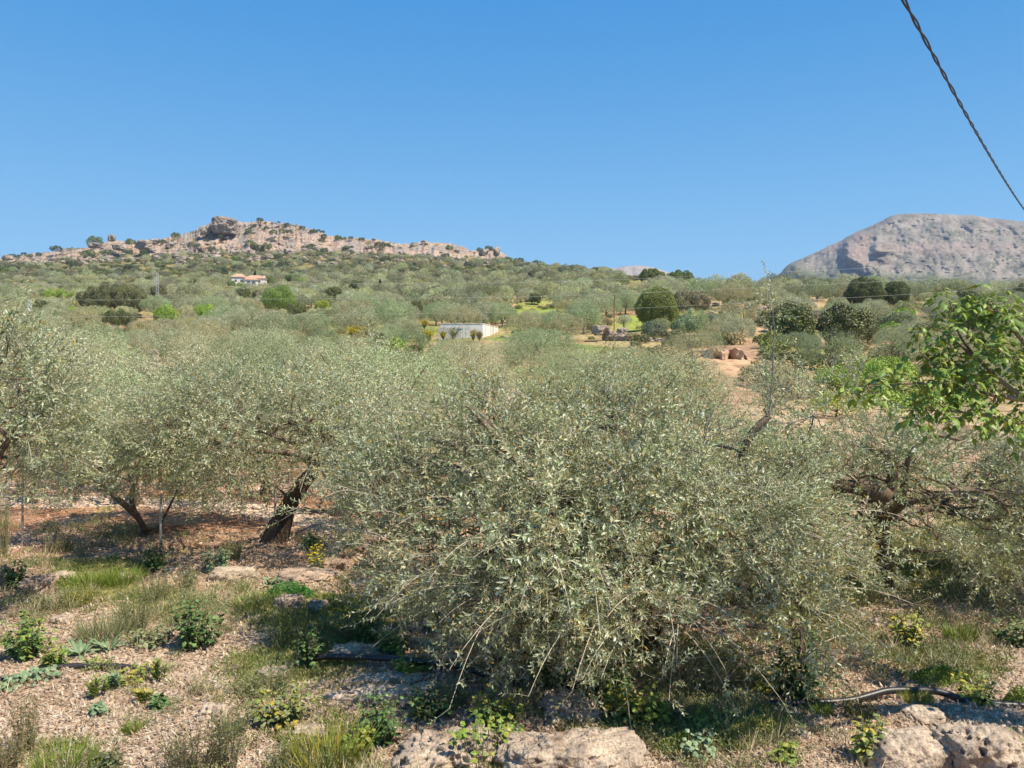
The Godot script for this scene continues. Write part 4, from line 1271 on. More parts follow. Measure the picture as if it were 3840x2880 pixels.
# stones and scrub under the ridge, stones on the terraces
func make_slope_stones() -> void:
	var kinds := []
	for k in 7:
		kinds.append(stone(9, Vector3.ONE, 0.75, 0.0, 60 + k, Color(0.48, 0.405, 0.35), Color(0.3, 0.27, 0.25), M.cliff_stone))
	var put := func(p: Vector3, s: Vector3, called: String, label: String, group: String) -> void:
		var o := obj(called, kinds[rng.randi() % kinds.size()])
		o.position = p
		o.scale = s
		o.rotation.y = rng.randf() * TAU
		tag(o, label, "boulder", group, 1920.0 + F * p.x / -p.z)
	# the block on the summit
	var top := obj("summit_rock", stone(40, Vector3.ONE, 0.42, 0.0, 91, Color(0.4, 0.335, 0.295), Color(0.25, 0.24, 0.235), M.cliff_stone))
	top.position = P(842, 848, 727.0)
	top.scale = Vector3(29, 19, 24)
	top.rotation = Vector3(0.1, 0.4, -0.06)
	tag(top, "great square rock block at the summit of the ridge, above a dark overhang", "boulder")
	for e in [[418, 893, 712.0, 8.5, 8.0, "upright pinkish boulder standing on the ridge's left part"], [445, 925, 700.0, 12.0, 7.0, "wide boulder below the upright pinkish one"], [540, 920, 700.0, 18.0, 10.0, "large slanted boulder left of the summit slope"],
			[575, 905, 712.0, 10.0, 6.0, "grey boulder behind the large slanted one"], [350, 920, 710.0, 11.0, 6.0, "pale boulder beside the ridge's biggest bush"], [770, 862, 722.0, 12.0, 10.0, "jagged block leaning on the summit rock's left"], [1810, 948, 705.0, 12.0, 8.0, "separate grey block at the far right end of the cliffs"],
			[1862, 943, 704.0, 8.0, 10.0, "last upright block at the ridge's right end"], [1320, 975, 660.0, 10.0, 8.0, "rounded big boulder under the middle cliffs"], [30, 965, 700.0, 12.0, 5.0, "flat boulder at the ridge's far left end"]]:
		put.call(P(e[0], e[1], e[2]), Vector3(e[3], e[4], e[3] * 0.8), "boulder", e[5], "boulders along the ridge")
	for i in 210:
		var px := rng.randf_range(40.0, 1850.0)
		var d := rng.randf_range(590.0, 700.0) - absf(px - 900.0) * 0.02
		if px < 600.0: d = rng.randf_range(640.0, 705.0)
		var s := rng.randf_range(2.6, 8.0) * (1.0 if rng.randf() < 0.8 else 1.5)
		if px > 1150.0: s = minf(s, 4.5)
		var p := at(px, d, s * 0.1)
		var tall := rng.randf_range(0.5, 0.95)
		put.call(p, Vector3(s, s * tall, s), "boulder", "%s %s %s" % ["large" if s > 5.5 else ("small" if s < 3.6 else "pale"), "flat boulder" if tall < 0.66 else ("upright boulder" if tall > 0.82 else "boulder"), near_what(p)], "boulders scattered below the ridge")
	for i in 60:
		var p: Vector3 = ledges[rng.randi() % ledges.size()]
		var px := 1920.0 + F * p.x / -p.z
		if px > 850.0 and rng.randf() < 0.8: continue
		var s := rng.randf_range(3.0, 8.0) * (1.5 if rng.randf() < 0.2 else 1.0)
		put.call(p, Vector3(s * 1.2, s * rng.randf_range(0.6, 1.0), s), "boulder", "%s ridge boulder %s" % ["large" if s > 7.0 else ("small" if s < 4.5 else "pale"), near_what(p)], "boulders along the ridge")
	put.call(at(525, 470.0, 0.5), Vector3(12, 4.0, 8), "boulder", "broad pale slab on the open left slope", "boulders scattered below the ridge")
	# pale boulder pile by the wooden pole
	for e in [[2245, 1240, 3.0, 1.7, "leftmost block of the pale boulder pile"], [2318, 1268, 2.0, 1.6, "squarish block in the middle of the pale boulder pile"], [2335, 1245, 1.6, 1.2, "topmost block of the pale boulder pile"], [2332, 1290, 3.3, 1.7, "biggest block at the front of the pale boulder pile"],
			[2285, 1256, 2.2, 1.9, "tall block left of the middle of the pale boulder pile"], [2372, 1280, 2.0, 1.0, "long low block right of the pale boulder pile"], [2400, 1290, 1.6, 0.9, "small block right end of the pale boulder pile"], [2430, 1282, 1.8, 1.0, "flat wall block beyond the boulder pile"], [2470, 1290, 1.8, 0.9, "last flat wall block beyond the boulder pile"], [2360, 1262, 1.2, 0.9, "reddish block at the back of the pale boulder pile"]]:
		var p := P(e[0], e[1], 99.0)
		p.y = maxf(p.y, ground(p.x, p.z) + 0.1)
		put.call(p, Vector3(e[2], e[3], e[2] * 0.8), "boulder", e[4], "pale boulder pile")
	# terraces on the right
	for i in 120:
		var px := rng.randf_range(2640.0, 3420.0)
		var band := rng.randi() % 4
		var d: float = [118.0, 134.0, 148.0, 165.0][band] + rng.randf_range(-2.5, 2.5) + 5.0 * nz.get_noise_1d(px * 2.0)
		var s := rng.randf_range(0.6, 1.9)
		var p := at(px, d, s * 0.15)
		put.call(p, Vector3(s * 1.3, s * rng.randf_range(0.5, 0.8), s), "terrace_stone", "%s terrace stone %s" % ["big" if s > 1.45 else ("small" if s < 0.95 else "middling"), near_what(p)], "stones of the terrace walls")
	for e in [[560, 1395, 54.0, 1.3, 0.9], [575, 1345, 56.0, 1.1, 1.5], [530, 1420, 52.0, 0.9, 0.7], [592, 1372, 55.0, 0.8, 0.6]]:
		put.call(P(e[0], e[1], e[2]), Vector3(e[3], e[4], e[3]), "boulder", "grey rock of the outcrop on the left slope", "grey slope rocks")
	for e in [[1910, 1290, 100.0, 1.4, 0.9, "grey stone right of the white building"], [1895, 1268, 108.0, 1.6, 0.7, "pinkish stone in the rubble beside the white building"], [1925, 1272, 110.0, 1.2, 0.6, "small stone in the rubble right of the white building"]]:
		put.call(P(e[0], e[1], e[2]), Vector3(e[3], e[4], e[3]), "boulder", e[5], "rubble by the white building")
	# red earth bank
	var b := Buf.new()
	for j in 19:
		for i in 45:
			var u := i / 44.0
			var v := j / 18.0
			var d := 56.0 + 0.5 * v + 0.7 * nz.get_noise_2d(u * 300.0, v * 60.0) + 0.4 * cell.get_noise_2d(u * 700.0, v * 300.0) + 0.5 * smoothstep(0.12, 0.4, nz.get_noise_2d(u * 380.0 + 70.0, v * 90.0)) * smoothstep(0.1, 0.3, v) * (1.0 - smoothstep(0.7, 0.9, v))
			if v > 0.8: d += (v - 0.8) * 14.0
			var x := (lerpf(2640.0, 2830.0, u) - 1920.0) / F * 56.0
			var rise := (1.15 + 0.5 * nz.get_noise_1d(u * 250.0)) * smoothstep(0.0, 0.22, u) * (1.0 - smoothstep(0.72, 1.0, u))
			b.v.append(Vector3(x, ground(x, -55.6) - 0.35 + rise * smoothstep(0.0, 0.8, v) - maxf(v - 0.8, 0.0) * 1.2, -d))
			b.c.append(Color(0.56, 0.36, 0.24).lerp(Color(0.66, 0.5, 0.37), clampf(0.5 + nz.get_noise_2d(u * 500.0, v * 300.0), 0.0, 1.0)))
	for j in 18:
		for i in 44:
			var k := j * 45 + i
			b.ix.append(k); b.ix.append(k + 45); b.ix.append(k + 46)
			b.ix.append(k); b.ix.append(k + 46); b.ix.append(k + 1)
	b.soft()
	struct("earth_bank", b.mesh(M.hill_soil))

func skyline_limit(px: float) -> float:
	# how high the near rows of the grove may rise
	return profile([[-500, 1240], [300, 1250], [700, 1262], [1300, 1275], [1560, 1296], [1900, 1300], [2200, 1318], [2500, 1330], [2600, 1345], [2680, 1400], [2820, 1410], [2900, 1345], [3000, 1400], [3060, 1450], [3440, 1450], [3520, 1370], [3900, 1340], [4500, 1300]], px)

func make_grove() -> void:
	var spots := []
	var d := 17.5
	while d < 690.0:
		var step := 5.4 if d < 50.0 else (7.0 if d < 200.0 else 7.8)
		var half := d * 0.78 + 6.0
		var x := -half + rng.randf() * step
		while x < half:
			var xx := x + rng.randf_range(-1.6, 1.6)
			var dd := d + rng.randf_range(-1.6, 1.6)
			x += step
			var px := 1920.0 + F * xx / dd
			var keep := 0.86 if dd < 60.0 else 0.8
			if dd < 26.0 and px < 1500.0: keep = 0.3
			if dd < 24.0 and px > 2500.0: keep = 0.0
			if dd < 21.0: keep *= 0.8
			if px > 2560.0 and px < 3450.0 and dd > 112.0 and dd < 178.0: keep = 0.4
			if px > 2560.0 and px < 2860.0 and dd > 112.0 and dd < 150.0: keep = 0.08
			if px > 2650.0 and px < 2820.0 and dd > 30.0 and dd < 62.0: keep = 0.0
			if px > 3020.0 and px < 3500.0 and dd > 22.0 and dd < 55.0: keep = 0.0
			if px > 1590.0 and px < 1930.0 and dd > 98.0 and dd < 132.0: keep = 0.0
			if px > 2200.0 and px < 2560.0 and dd > 92.0 and dd < 142.0: keep = 0.1
			if px > 460.0 and px < 640.0 and dd > 42.0 and dd < 62.0: keep = 0.0
			if px > 300.0 and px < 560.0 and dd > 120.0 and dd < 165.0: keep = 0.0
			if Vector2((px - 2010.0) / 110.0, (dd - 195.0) / 55.0).length() < 1.0: keep = 0.0
			if Vector2((px - 60.0) / 90.0, (dd - 400.0) / 26.0).length() < 1.0: keep = 0.0
			if px > 860.0 and px < 1020.0 and dd > 345.0 and dd < 425.0: keep = 0.0
			if px > 2640.0 and dd > 250.0: keep = 0.0
			if px > 2330.0 and px < 2640.0 and dd > 245.0: keep = 0.0
			if dd > 430.0: keep *= 1.0 - 0.75 * smoothstep(430.0, 520.0, dd)
			if dd > 300.0 and px < 800.0: keep *= 0.75
			var lim := 0.0
			for q in clear:
				if absf(px - q[0]) < q[2] + 0.3 * F / dd and dd < q[1] + 3.5:
					if dd > q[1] - 4.0 and q[2] < 200.0 or dd > q[1] * 0.93 - 3.0 and q[2] < 140.0: keep = 0.0
					lim = maxf(lim, q[3])
			if rng.randf() > keep: continue
			var p := on(xx, -dd, -0.05)
			var size := rng.randf_range(0.72, 1.36)
			if dd < 46.0: lim = maxf(lim - 14.0, skyline_limit(px))
			elif dd < 95.0: lim = maxf(lim, 1205.0 if px > 2600.0 and px < 3600.0 else 1240.0)
			if lim > 0.0:
				var room := (HY - lim) / F * dd + EYE - p.y
				size = minf(size, room / 3.55)
				if size < 0.42: continue
			var hidden := absf(px) > 6000.0 or px < -420.0 or px > 4260.0
			spots.append([size / dd * (0.2 if hidden else 1.0), p, size, dd])
		d += step * 0.92
	for e in [[1262, 16.4, 0.86], [1000, 18.6, 0.9], [300, 20.0, 0.95], [120, 17.6, 0.8], [700, 21.0, 0.95]]:
		spots.append([9.0, at(e[0], e[1], -0.05), e[2], e[1]])
	spots.sort_custom(func(a, b): return a[0] > b[0])
	var where := [[], [], [], []]
	var tints := [[], [], [], []]
	var wherem := [[], []]
	var tintm := [[], []]
	for i in spots.size():
		var s: Array = spots[i]
		if i < 292:
			olive_at(s[1], s[2], s[3] < 62.0)
			continue
		var t := Transform3D(Basis(Vector3.UP, rng.randf() * TAU).scaled(Vector3.ONE * s[2]), s[1])
		var g := rng.randf_range(0.55, 1.3)
		var tint := Color(g * rng.randf_range(0.9, 1.08), g, g * rng.randf_range(0.75, 1.05))
		if s[3] < 190.0:
			var k := i % 2
			wherem[k].append(t)
			tintm[k].append(tint)
		else:
			var k := i % 4
			where[k].append(t)
			tints[k].append(tint)
	for k in 2:
		if not wherem[k].is_empty(): tag(copies("olive_grove", proto.mid_mesh[k][0], wherem[k], tintm[k]), "olive trees covering the middle slope, too many to single out", "grove")
	for k in 4: tag(copies("olive_grove", proto.far_mesh[k], where[k], tints[k]), "mass of olive trees on the far slope", "grove")

func make_scrub() -> void:
	# dark round shrubs that stand out on the ridge and its slope, then the low scrub between them
	var kinds := []
	var names := ["dark", "green", "grey-green", "brownish"]
	for cols in [PINE + OAK.slice(0, 2), OAK.slice(1, 4) + BRIGHT.slice(0, 1), [Color(0.1, 0.12, 0.06), Color(0.13, 0.15, 0.08), Color(0.16, 0.18, 0.1)], BROWNISH]:
		var c := Vector3(0, 0.5, 0)
		kinds.append(leafy(dome(c, Vector3(0.6, 0.4, 0.6), 12, 0.3, -0.6), c, 900.0, 0.13, 0.05, cols).mesh(M.herb))
	var set_places := [[213, 930, 726.0, 11.0, 0], [45, 958, 712.0, 7.0, 0], [490, 905, 716.0, 10.0, 1], [358, 900, 728.0, 15.0, 1], [90, 950, 714.0, 5.0, 0], [660, 880, 722.0, 9.0, 1], [612, 905, 708.0, 8.0, 0], [720, 918, 698.0, 9.0, 2], [965, 928, 690.0, 13.0, 0],
		[1002, 922, 692.0, 10.0, 1], [975, 822, 742.0, 7.0, 2], [1045, 832, 744.0, 3.0, 0], [1208, 868, 736.0, 5.0, 0], [1195, 862, 740.0, 3.5, 0], [1215, 882, 726.0, 6.0, 0], [1315, 890, 736.0, 5.0, 0], [1400, 898, 738.0, 4.0, 0], [1025, 868, 716.0, 8.0, 1], [1085, 866, 716.0, 7.0, 2],
		[1165, 960, 668.0, 12.0, 2], [1200, 955, 668.0, 12.0, 1], [1240, 965, 664.0, 10.0, 2], [1330, 985, 640.0, 9.0, 2], [1400, 990, 640.0, 9.0, 2], [795, 930, 696.0, 8.0, 2], [775, 900, 704.0, 6.0, 0], [540, 942, 690.0, 7.0, 0], [395, 945, 694.0, 9.0, 1], [330, 950, 694.0, 12.0, 1],
		[225, 975, 680.0, 9.0, 2], [680, 985, 640.0, 9.0, 2], [730, 985, 630.0, 12.0, 1], [1450, 965, 690.0, 9.0, 1], [1560, 985, 660.0, 9.0, 2], [1700, 985, 650.0, 12.0, 2], [1780, 1000, 640.0, 12.0, 0], [1800, 935, 720.0, 7.0, 1], [1900, 975, 690.0, 12.0, 1], [1945, 975, 700.0, 10.0, 0], [2010, 985, 690.0, 10.0, 0], [2080, 1000, 640.0, 9.0, 1], [2140, 1002, 600.0, 8.0, 0], [1990, 1005, 600.0, 11.0, 1],
		[840, 1000, 600.0, 12.0, 2], [1090, 995, 610.0, 12.0, 2], [1290, 1010, 560.0, 11.0, 2], [1630, 1010, 560.0, 10.0, 1], [1850, 1010, 560.0, 11.0, 1], [940, 985, 640.0, 7.0, 0], [1140, 925, 700.0, 5.0, 0]]
	var each := func(p: Vector3, s: float, k: int) -> void:
		var o := obj("shrub", kinds[k])
		o.position = p
		o.scale = Vector3(s, s * 0.85, s)
		o.rotation.y = rng.randf() * TAU
		tag(o, "%s%s shrub %s" % ["large " if s > 9.5 else ("small " if s < 5.0 else ""), names[k], near_what(p)], "shrub", "shrubs on and below the ridge", 1920.0 + F * p.x / -p.z)
	for e in set_places:
		var p := P(e[0], e[1] + e[3] * 0.36 * F / e[2], e[2])
		each.call(p, e[3] * 0.62, e[4])
	for i in 60:
		var p: Vector3 = ledges[rng.randi() % ledges.size()]
		each.call(p + Vector3(0, -0.6, 0.3), rng.randf_range(2.0, 5.0) * (1.5 if rng.randf() < 0.15 else 1.0), rng.randi() % 3)
	for i in 120:
		var px := rng.randf_range(-40.0, 2250.0)
		var d := rng.randf_range(440.0, 690.0)
		each.call(at(px, d, -0.4), rng.randf_range(2.2, 3.6 if d > 620.0 else 6.0), rng.randi() % 4)
	for k in 4:
		var where := []
		var tints := []
		for i in 620:
			var px := rng.randf_range(-200.0, 2450.0)
			var d := rng.randf_range(380.0, 705.0)
			if px > 860.0 and px < 1020.0 and d < 425.0: continue
			var s := rng.randf_range(1.0, 3.2)
			where.append(Transform3D(Basis(Vector3.UP, rng.randf() * TAU).scaled(Vector3(s, s * 0.8, s)), at(px, d, -0.2)))
			var g := rng.randf_range(0.9, 1.5)
			tints.append(Color(g * 1.1, g, g * 0.9))
		# undergrowth between the olives
		for i in 260:
			var d := rng.randf_range(40.0, 300.0)
			var px := rng.randf_range(-200.0, 4000.0)
			if px > 2640.0 and d > 230.0: continue
			if px > 1590.0 and px < 1930.0 and d > 62.0 and d < 132.0: continue
			if px > 2620.0 and px < 2860.0 and d > 38.0 and d < 75.0: continue
			var s := rng.randf_range(0.5, 1.4) * (1.5 if px > 2500.0 else 1.0)
			where.append(Transform3D(Basis(Vector3.UP, rng.randf() * TAU).scaled(Vector3(s, s * 0.8, s)), at(px, d, -0.1)))
			var g := rng.randf_range(0.9, 1.5)
			tints.append(Color(g * 1.1, g, g * 0.9))
		tag(copies("undergrowth", kinds[k], where, tints), "low scrub covering the slopes between trees and rocks", "scrub")

# ---------------------------------------------------------------- buildings, pylons, wires

func make_buildings() -> void:
	# the white flat-roofed building, cornerwise to the camera
	var a := P(1652, 1213, 111.0)
	var b := P(1810, 1213, 110.0)
	var c := P(1868, 1227, 125.0)
	var base_y := minf(ground(b.x, b.z), ground(a.x, a.z)) - 0.4
	var top := b.y
	a.y = top; b.y = top; c.y = top
	var e := a + (c - b)
	var o := thing("building", Vector3(b.x, base_y, b.z))
	tag(o, "low white flat-roofed building with a plain windowless front in the grove", "building")
	var org := o.position
	var white := Color(0.9, 0.87, 0.82)
	var ring := [a, b, c, e]
	for i in 4:
		var p: Vector3 = ring[i] - org
		var q: Vector3 = ring[(i + 1) % 4] - org
		var w := Buf.new()
		var inward := (q - p).cross(Vector3.UP).normalized() * -0.25
		if inward.dot((ring[0] + ring[2]) * 0.5 - org - p) < 0.0: inward = -inward
		var p0 := Vector3(p.x, 0, p.z)
		var q0 := Vector3(q.x, 0, q.z)
		w.quad(p0, p, q, q0, white)
		w.quad(q0 + inward, q + inward, p + inward, p0 + inward, white)
		w.quad(p, p + inward, q + inward, q, white)
		obj("wall", w.mesh(M.plaster), o)
	var r := Buf.new()
	var low := Vector3(0, -0.18, 0)
	r.quad(a - org + low, e - org + low, c - org + low, b - org + low, Color(0.5, 0.46, 0.42))
	obj("roof", r.mesh(M.plaster), o)
	# coping along the front
	var cop := Buf.new()
	for s in [[a, b], [b, c]]:
		var dir: Vector3 = (s[1] - s[0]).normalized()
		var n := dir.cross(Vector3.UP)
		var p: Vector3 = s[0] - org + n * 0.04
		var q: Vector3 = s[1] - org + n * 0.04
		var up := Vector3(0, 0.06, 0)
		cop.quad(p - up, p + up, q + up, q - up, Color(0.78, 0.66, 0.52))
		cop.quad(p + up, p + up - n * 0.3, q + up - n * 0.3, q + up, Color(0.78, 0.66, 0.52))
	obj("coping", cop.mesh(M.plaster), o)
	var win := Buf.new()
	var f := P(1728, 1226, 110.45) - org
	win.box(f + Vector3(-0.3, -0.25, -0.02), f + Vector3(0.3, 0.25, 0.02), Color(0.62, 0.58, 0.54))
	obj("vent", win.mesh(M.plaster), o)
	# the low weathered wall before it
	var wl := Buf.new()
	var wp := P(1645, 1278, 108.5)
	wp.y = ground(wp.x, wp.z)
	wl.box(Vector3(0, -0.4, -0.3), Vector3(2.2, 1.75, 0.0), Color(0.55, 0.52, 0.5))
	wl.box(Vector3(2.2, -0.4, -0.32), Vector3(3.1, 1.1, -0.02), Color(0.55, 0.52, 0.5))
	var lw := obj("low_wall", wl.mesh(M.plaster))
	lw.position = wp
	tag(lw, "grey weathered low wall at the left of the white building", "wall")
	var m := thing("mast", P(1724, 1213, 112.0) + Vector3(0, -0.2, 0))
	var mb := Buf.new()
	mb.tube([Vector3(0, 0, 0), Vector3(0, 1.7, 0)], [0.035, 0.03], 6, Color(0.5, 0.5, 0.5))
	obj("pole", mb.mesh(M.galvanised), m)
	tag(m, "thin metal mast on the white building's roof", "mast")
	# wire fence before the building
	var fe := thing("wire_fence", at(1740, 103.0))
	var prev := Vector3.ZERO
	var wire := Buf.new()
	var fx := [1735, 1746, 1820, 1841, 1846, 1850, 1860]
	for i in fx.size():
		var p := P(fx[i], 1282, 104.0 + i * 0.5) - fe.position
		p.y = ground(p.x + fe.position.x, p.z + fe.position.z) - fe.position.y
		var post := Buf.new()
		post.tube([p, p + Vector3(0, 1.7, 0)], [0.022, 0.022], 6, Color(0.22, 0.2, 0.18))
		obj("post", post.mesh(M.galvanised), fe)
		if i > 0:
			for h in [0.5, 1.0, 1.6]: wire.stick(prev + Vector3(0, h, 0), p + Vector3(0, h, 0), 0.006, 0.006, Color(0.3, 0.3, 0.3))
		prev = p
	wire.n.clear()
	obj("wire", wire.mesh(M.galvanised), fe)
	tag(fe, "thin wire fence on dark posts before the white building", "fence")
	# the villa
	var v := thing("villa", at(936, 396.0) + Vector3(0, -0.3, 0), 0.22)
	tag(v, "white villa with terracotta roofs on the upper slope", "house")
	var wallc := Color(0.78, 0.76, 0.74)
	var tile := Color(0.7, 0.4, 0.27)
	var parts := [[-8.2, 0.0, 6.6, 7.0, 0.0, 4.4, 6.2], [-2.2, 1.5, 10.4, 7.5, 0.0, 3.7, 5.4], [-1.4, 7.0, 6.0, 4.0, 0.0, 2.6, 4.0]]
	for k in parts.size():
		var q: Array = parts[k]
		var x0: float = q[0]
		var x1: float = q[0] + q[2]
		var z1: float = q[1] + q[3] * 0.5
		var z0: float = q[1] - q[3] * 0.5
		var w := Buf.new()
		w.box(Vector3(x0, -1.5, z0), Vector3(x1, q[5], z1), wallc)
		obj("wall", w.mesh(M.plaster), v)
		var ro := Buf.new()
		var o1 := 0.5
		var e0 := Vector3(x0 - o1, q[5] - 0.1, z1 + o1)
		var e1 := Vector3(x1 + o1, q[5] - 0.1, z1 + o1)
		var e2 := Vector3(x1 + o1, q[5] - 0.1, z0 - o1)
		var e3 := Vector3(x0 - o1, q[5] - 0.1, z0 - o1)
		var r0 := Vector3(x0 + q[2] * 0.32, q[6], q[1])
		var r1 := Vector3(x1 - q[2] * 0.32, q[6], q[1])
		# rows of tiles as steps
		for s in 8:
			var t0 := s / 8.0
			var t1 := (s + 1) / 8.0
			var lift := Vector3(0, 0.05, 0)
			var tc := tile * rng.randf_range(0.9, 1.12)
			ro.quad(e0.lerp(r0, t0) + lift, e0.lerp(r0, t1), e1.lerp(r1, t1), e1.lerp(r1, t0) + lift, tc)
			ro.quad(e2.lerp(r1, t0) + lift, e2.lerp(r1, t1), e3.lerp(r0, t1), e3.lerp(r0, t0) + lift, tc)
		ro.tri(e1, r1, e2, tile)
		ro.tri(e3, r0, e0, tile)
		ro.quad(e0, e1, e2, e3, wallc)
		obj("roof", ro.mesh(M.roof_tile), v)
		for s in 2:
			var wi := Buf.new()
			var wx := lerpf(x0, x1, 0.3 + 0.4 * s)
			if k == 2:
				# arches of the porch
				for g in 10:
					var t0 := PI * g / 10.0
					var t1 := PI * (g + 1) / 10.0
					wi.tri(Vector3(wx, 0.9, z1 + 0.01), Vector3(wx - 0.95 * cos(t0), 0.9 + 0.95 * sin(t0), z1 + 0.01), Vector3(wx - 0.95 * cos(t1), 0.9 + 0.95 * sin(t1), z1 + 0.01), Color(0.12, 0.13, 0.15))
				wi.box(Vector3(wx - 0.95, -1.0, z1 - 0.02), Vector3(wx + 0.95, 0.9, z1 + 0.012), Color(0.12, 0.13, 0.15))
			else:
				wi.box(Vector3(wx - 0.5, q[5] * 0.4, z1 - 0.02), Vector3(wx + 0.5, q[5] * 0.4 + 1.2, z1 + 0.02), Color(0.1, 0.1, 0.12))
			obj("arch" if k == 2 else "window", wi.mesh(M.dark_glass), v)
	var ch := Buf.new()
	ch.box(Vector3(6.6, 3.2, 0.5), Vector3(7.6, 5.2, 1.5), wallc)
	obj("chimney", ch.mesh(M.plaster), v)
	var gw := Buf.new()
	gw.box(Vector3(0, -0.6, -0.3), Vector3(2.9, 0.9, 0.0), Color(0.78, 0.76, 0.72))
	var g1 := obj("garden_wall", gw.mesh(M.plaster))
	g1.position = at(803, 362.0)
	tag(g1, "short white garden wall beside the fan palms", "wall")

func pylon(p: Vector3, h: float, w: float, label: String) -> void:
	var o := thing("pylon", p, 0.5)
	var steel := Color(0.6, 0.6, 0.6)
	var corner := [Vector3(-1, 0, -1), Vector3(1, 0, -1), Vector3(1, 0, 1), Vector3(-1, 0, 1)]
	for k in 4:
		var leg := Buf.new()
		leg.tube([corner[k] * w, corner[k] * w * 0.5 + Vector3(0, h, 0)], [0.05, 0.045], 5, steel)
		obj("leg", leg.mesh(M.galvanised), o)
	var br := Buf.new()
	var n := 9
	for i in n:
		var t0 := float(i) / n
		var t1 := float(i + 1) / n
		for k in 4:
			var a: Vector3 = corner[k] * w * (1.0 - 0.5 * t0) + Vector3(0, h * t0, 0)
			var b: Vector3 = corner[(k + 1) % 4] * w * (1.0 - 0.5 * t1) + Vector3(0, h * t1, 0)
			br.stick(a, b, 0.03, 0.03, steel)
	br.n.clear()
	obj("lattice", br.mesh(M.galvanised), o)
	tag(o, label, "pylon", "pylons on the left slope")

func make_lines() -> void:
	pylon(at(112, 120.0), 6.0, 0.36, "near lattice pylon at the far left of the slope")
	pylon(at(590, 262.0), 9.5, 0.45, "slender pylon right of the broad holm oak")
	pylon(at(582, 330.0), 8.5, 0.4, "faint farthest pylon just left of the slender one")
	var rows := [[1064, 1066, 1060, 1022, 976, 920, "highest of the three power wires across the slope"], [1122, 1126, 1114, 1077, 1026, 965, "middle one of the three power wires across the slope"], [1182, 1190, 1171, 1132, 1078, 1010, "lowest of the three power wires across the slope"]]
	for e in rows:
		var keys := [[-900, e[0]], [0, e[1]], [1920, e[2]], [2880, e[3]], [3840, e[4]], [4900, e[5]]]
		var curve := Curve3D.new()
		for i in keys.size():
			var a := P(keys[maxi(i - 1, 0)][0], keys[maxi(i - 1, 0)][1], 60.0)
			var c := P(keys[mini(i + 1, 5)][0], keys[mini(i + 1, 5)][1], 60.0)
			var p := P(keys[i][0], keys[i][1], 60.0)
			var k: float = 0.33 * minf(absf(p.x - a.x) if i > 0 else 1e6, absf(c.x - p.x) if i < 5 else 1e6)
			var dir := (c - a).normalized()
			curve.add_point(p, -dir * k, dir * k)
		var pts := []
		for i in 81: pts.append(curve.sample_baked(curve.get_baked_length() * i / 80.0, true))
		var b := Buf.new()
		b.tube(pts, taper(0.008, 0.008, 81), 5, Color(0.55, 0.54, 0.5))
		tag(obj("power_wire", b.mesh(M.dry_stem)), e[6], "wire", "power wires across the slope")
	# wooden pole
	var wp := thing("utility_pole", at(2303, 116.0))
	var pb := Buf.new()
	pb.tube([Vector3(0, -0.4, 0), Vector3(0, 3.0, 0), Vector3(0.05, 6.0, 0)], [0.08, 0.075, 0.06], 8, Color(0.33, 0.17, 0.09))
	obj("pole", pb.mesh(M.bark), wp)
	tag(wp, "reddish wooden pole above the pale boulder pile", "pole")
	# the twisted cable overhead
	var a := P(3385, -8, 5.3)
	var z := P(3852, 800, 15.6)
	var dir := z - a
	var cab := thing("power_cable", a)
	tag(cab, "black twisted power cable hanging overhead against the sky", "cable")
	for s in 2:
		var pts := []
		var steps := 640
		var len := dir.length()
		for i in steps + 1:
			var t := lerpf(-0.55, 1.9, float(i) / steps)
			var p := dir * t + Vector3(0, -0.35 * t * (1.0 - t) + 0.18 * maxf(t - 1.0, 0.0), 0)
			var w := t * len / 0.92 * TAU + PI * s + 1.6 * nz.get_noise_1d(t * 420.0)
			var x := dir.cross(Vector3.UP).normalized()
			var y := x.cross(dir).normalized()
			pts.append(p + (x * cos(w) + y * sin(w)) * 0.0092)
		var b := Buf.new()
		b.tube(pts, taper(0.0072, 0.0072, pts.size()), 7, Color(0.011, 0.011, 0.012))
		obj("strand", b.mesh(M.cable_sheath), cab)

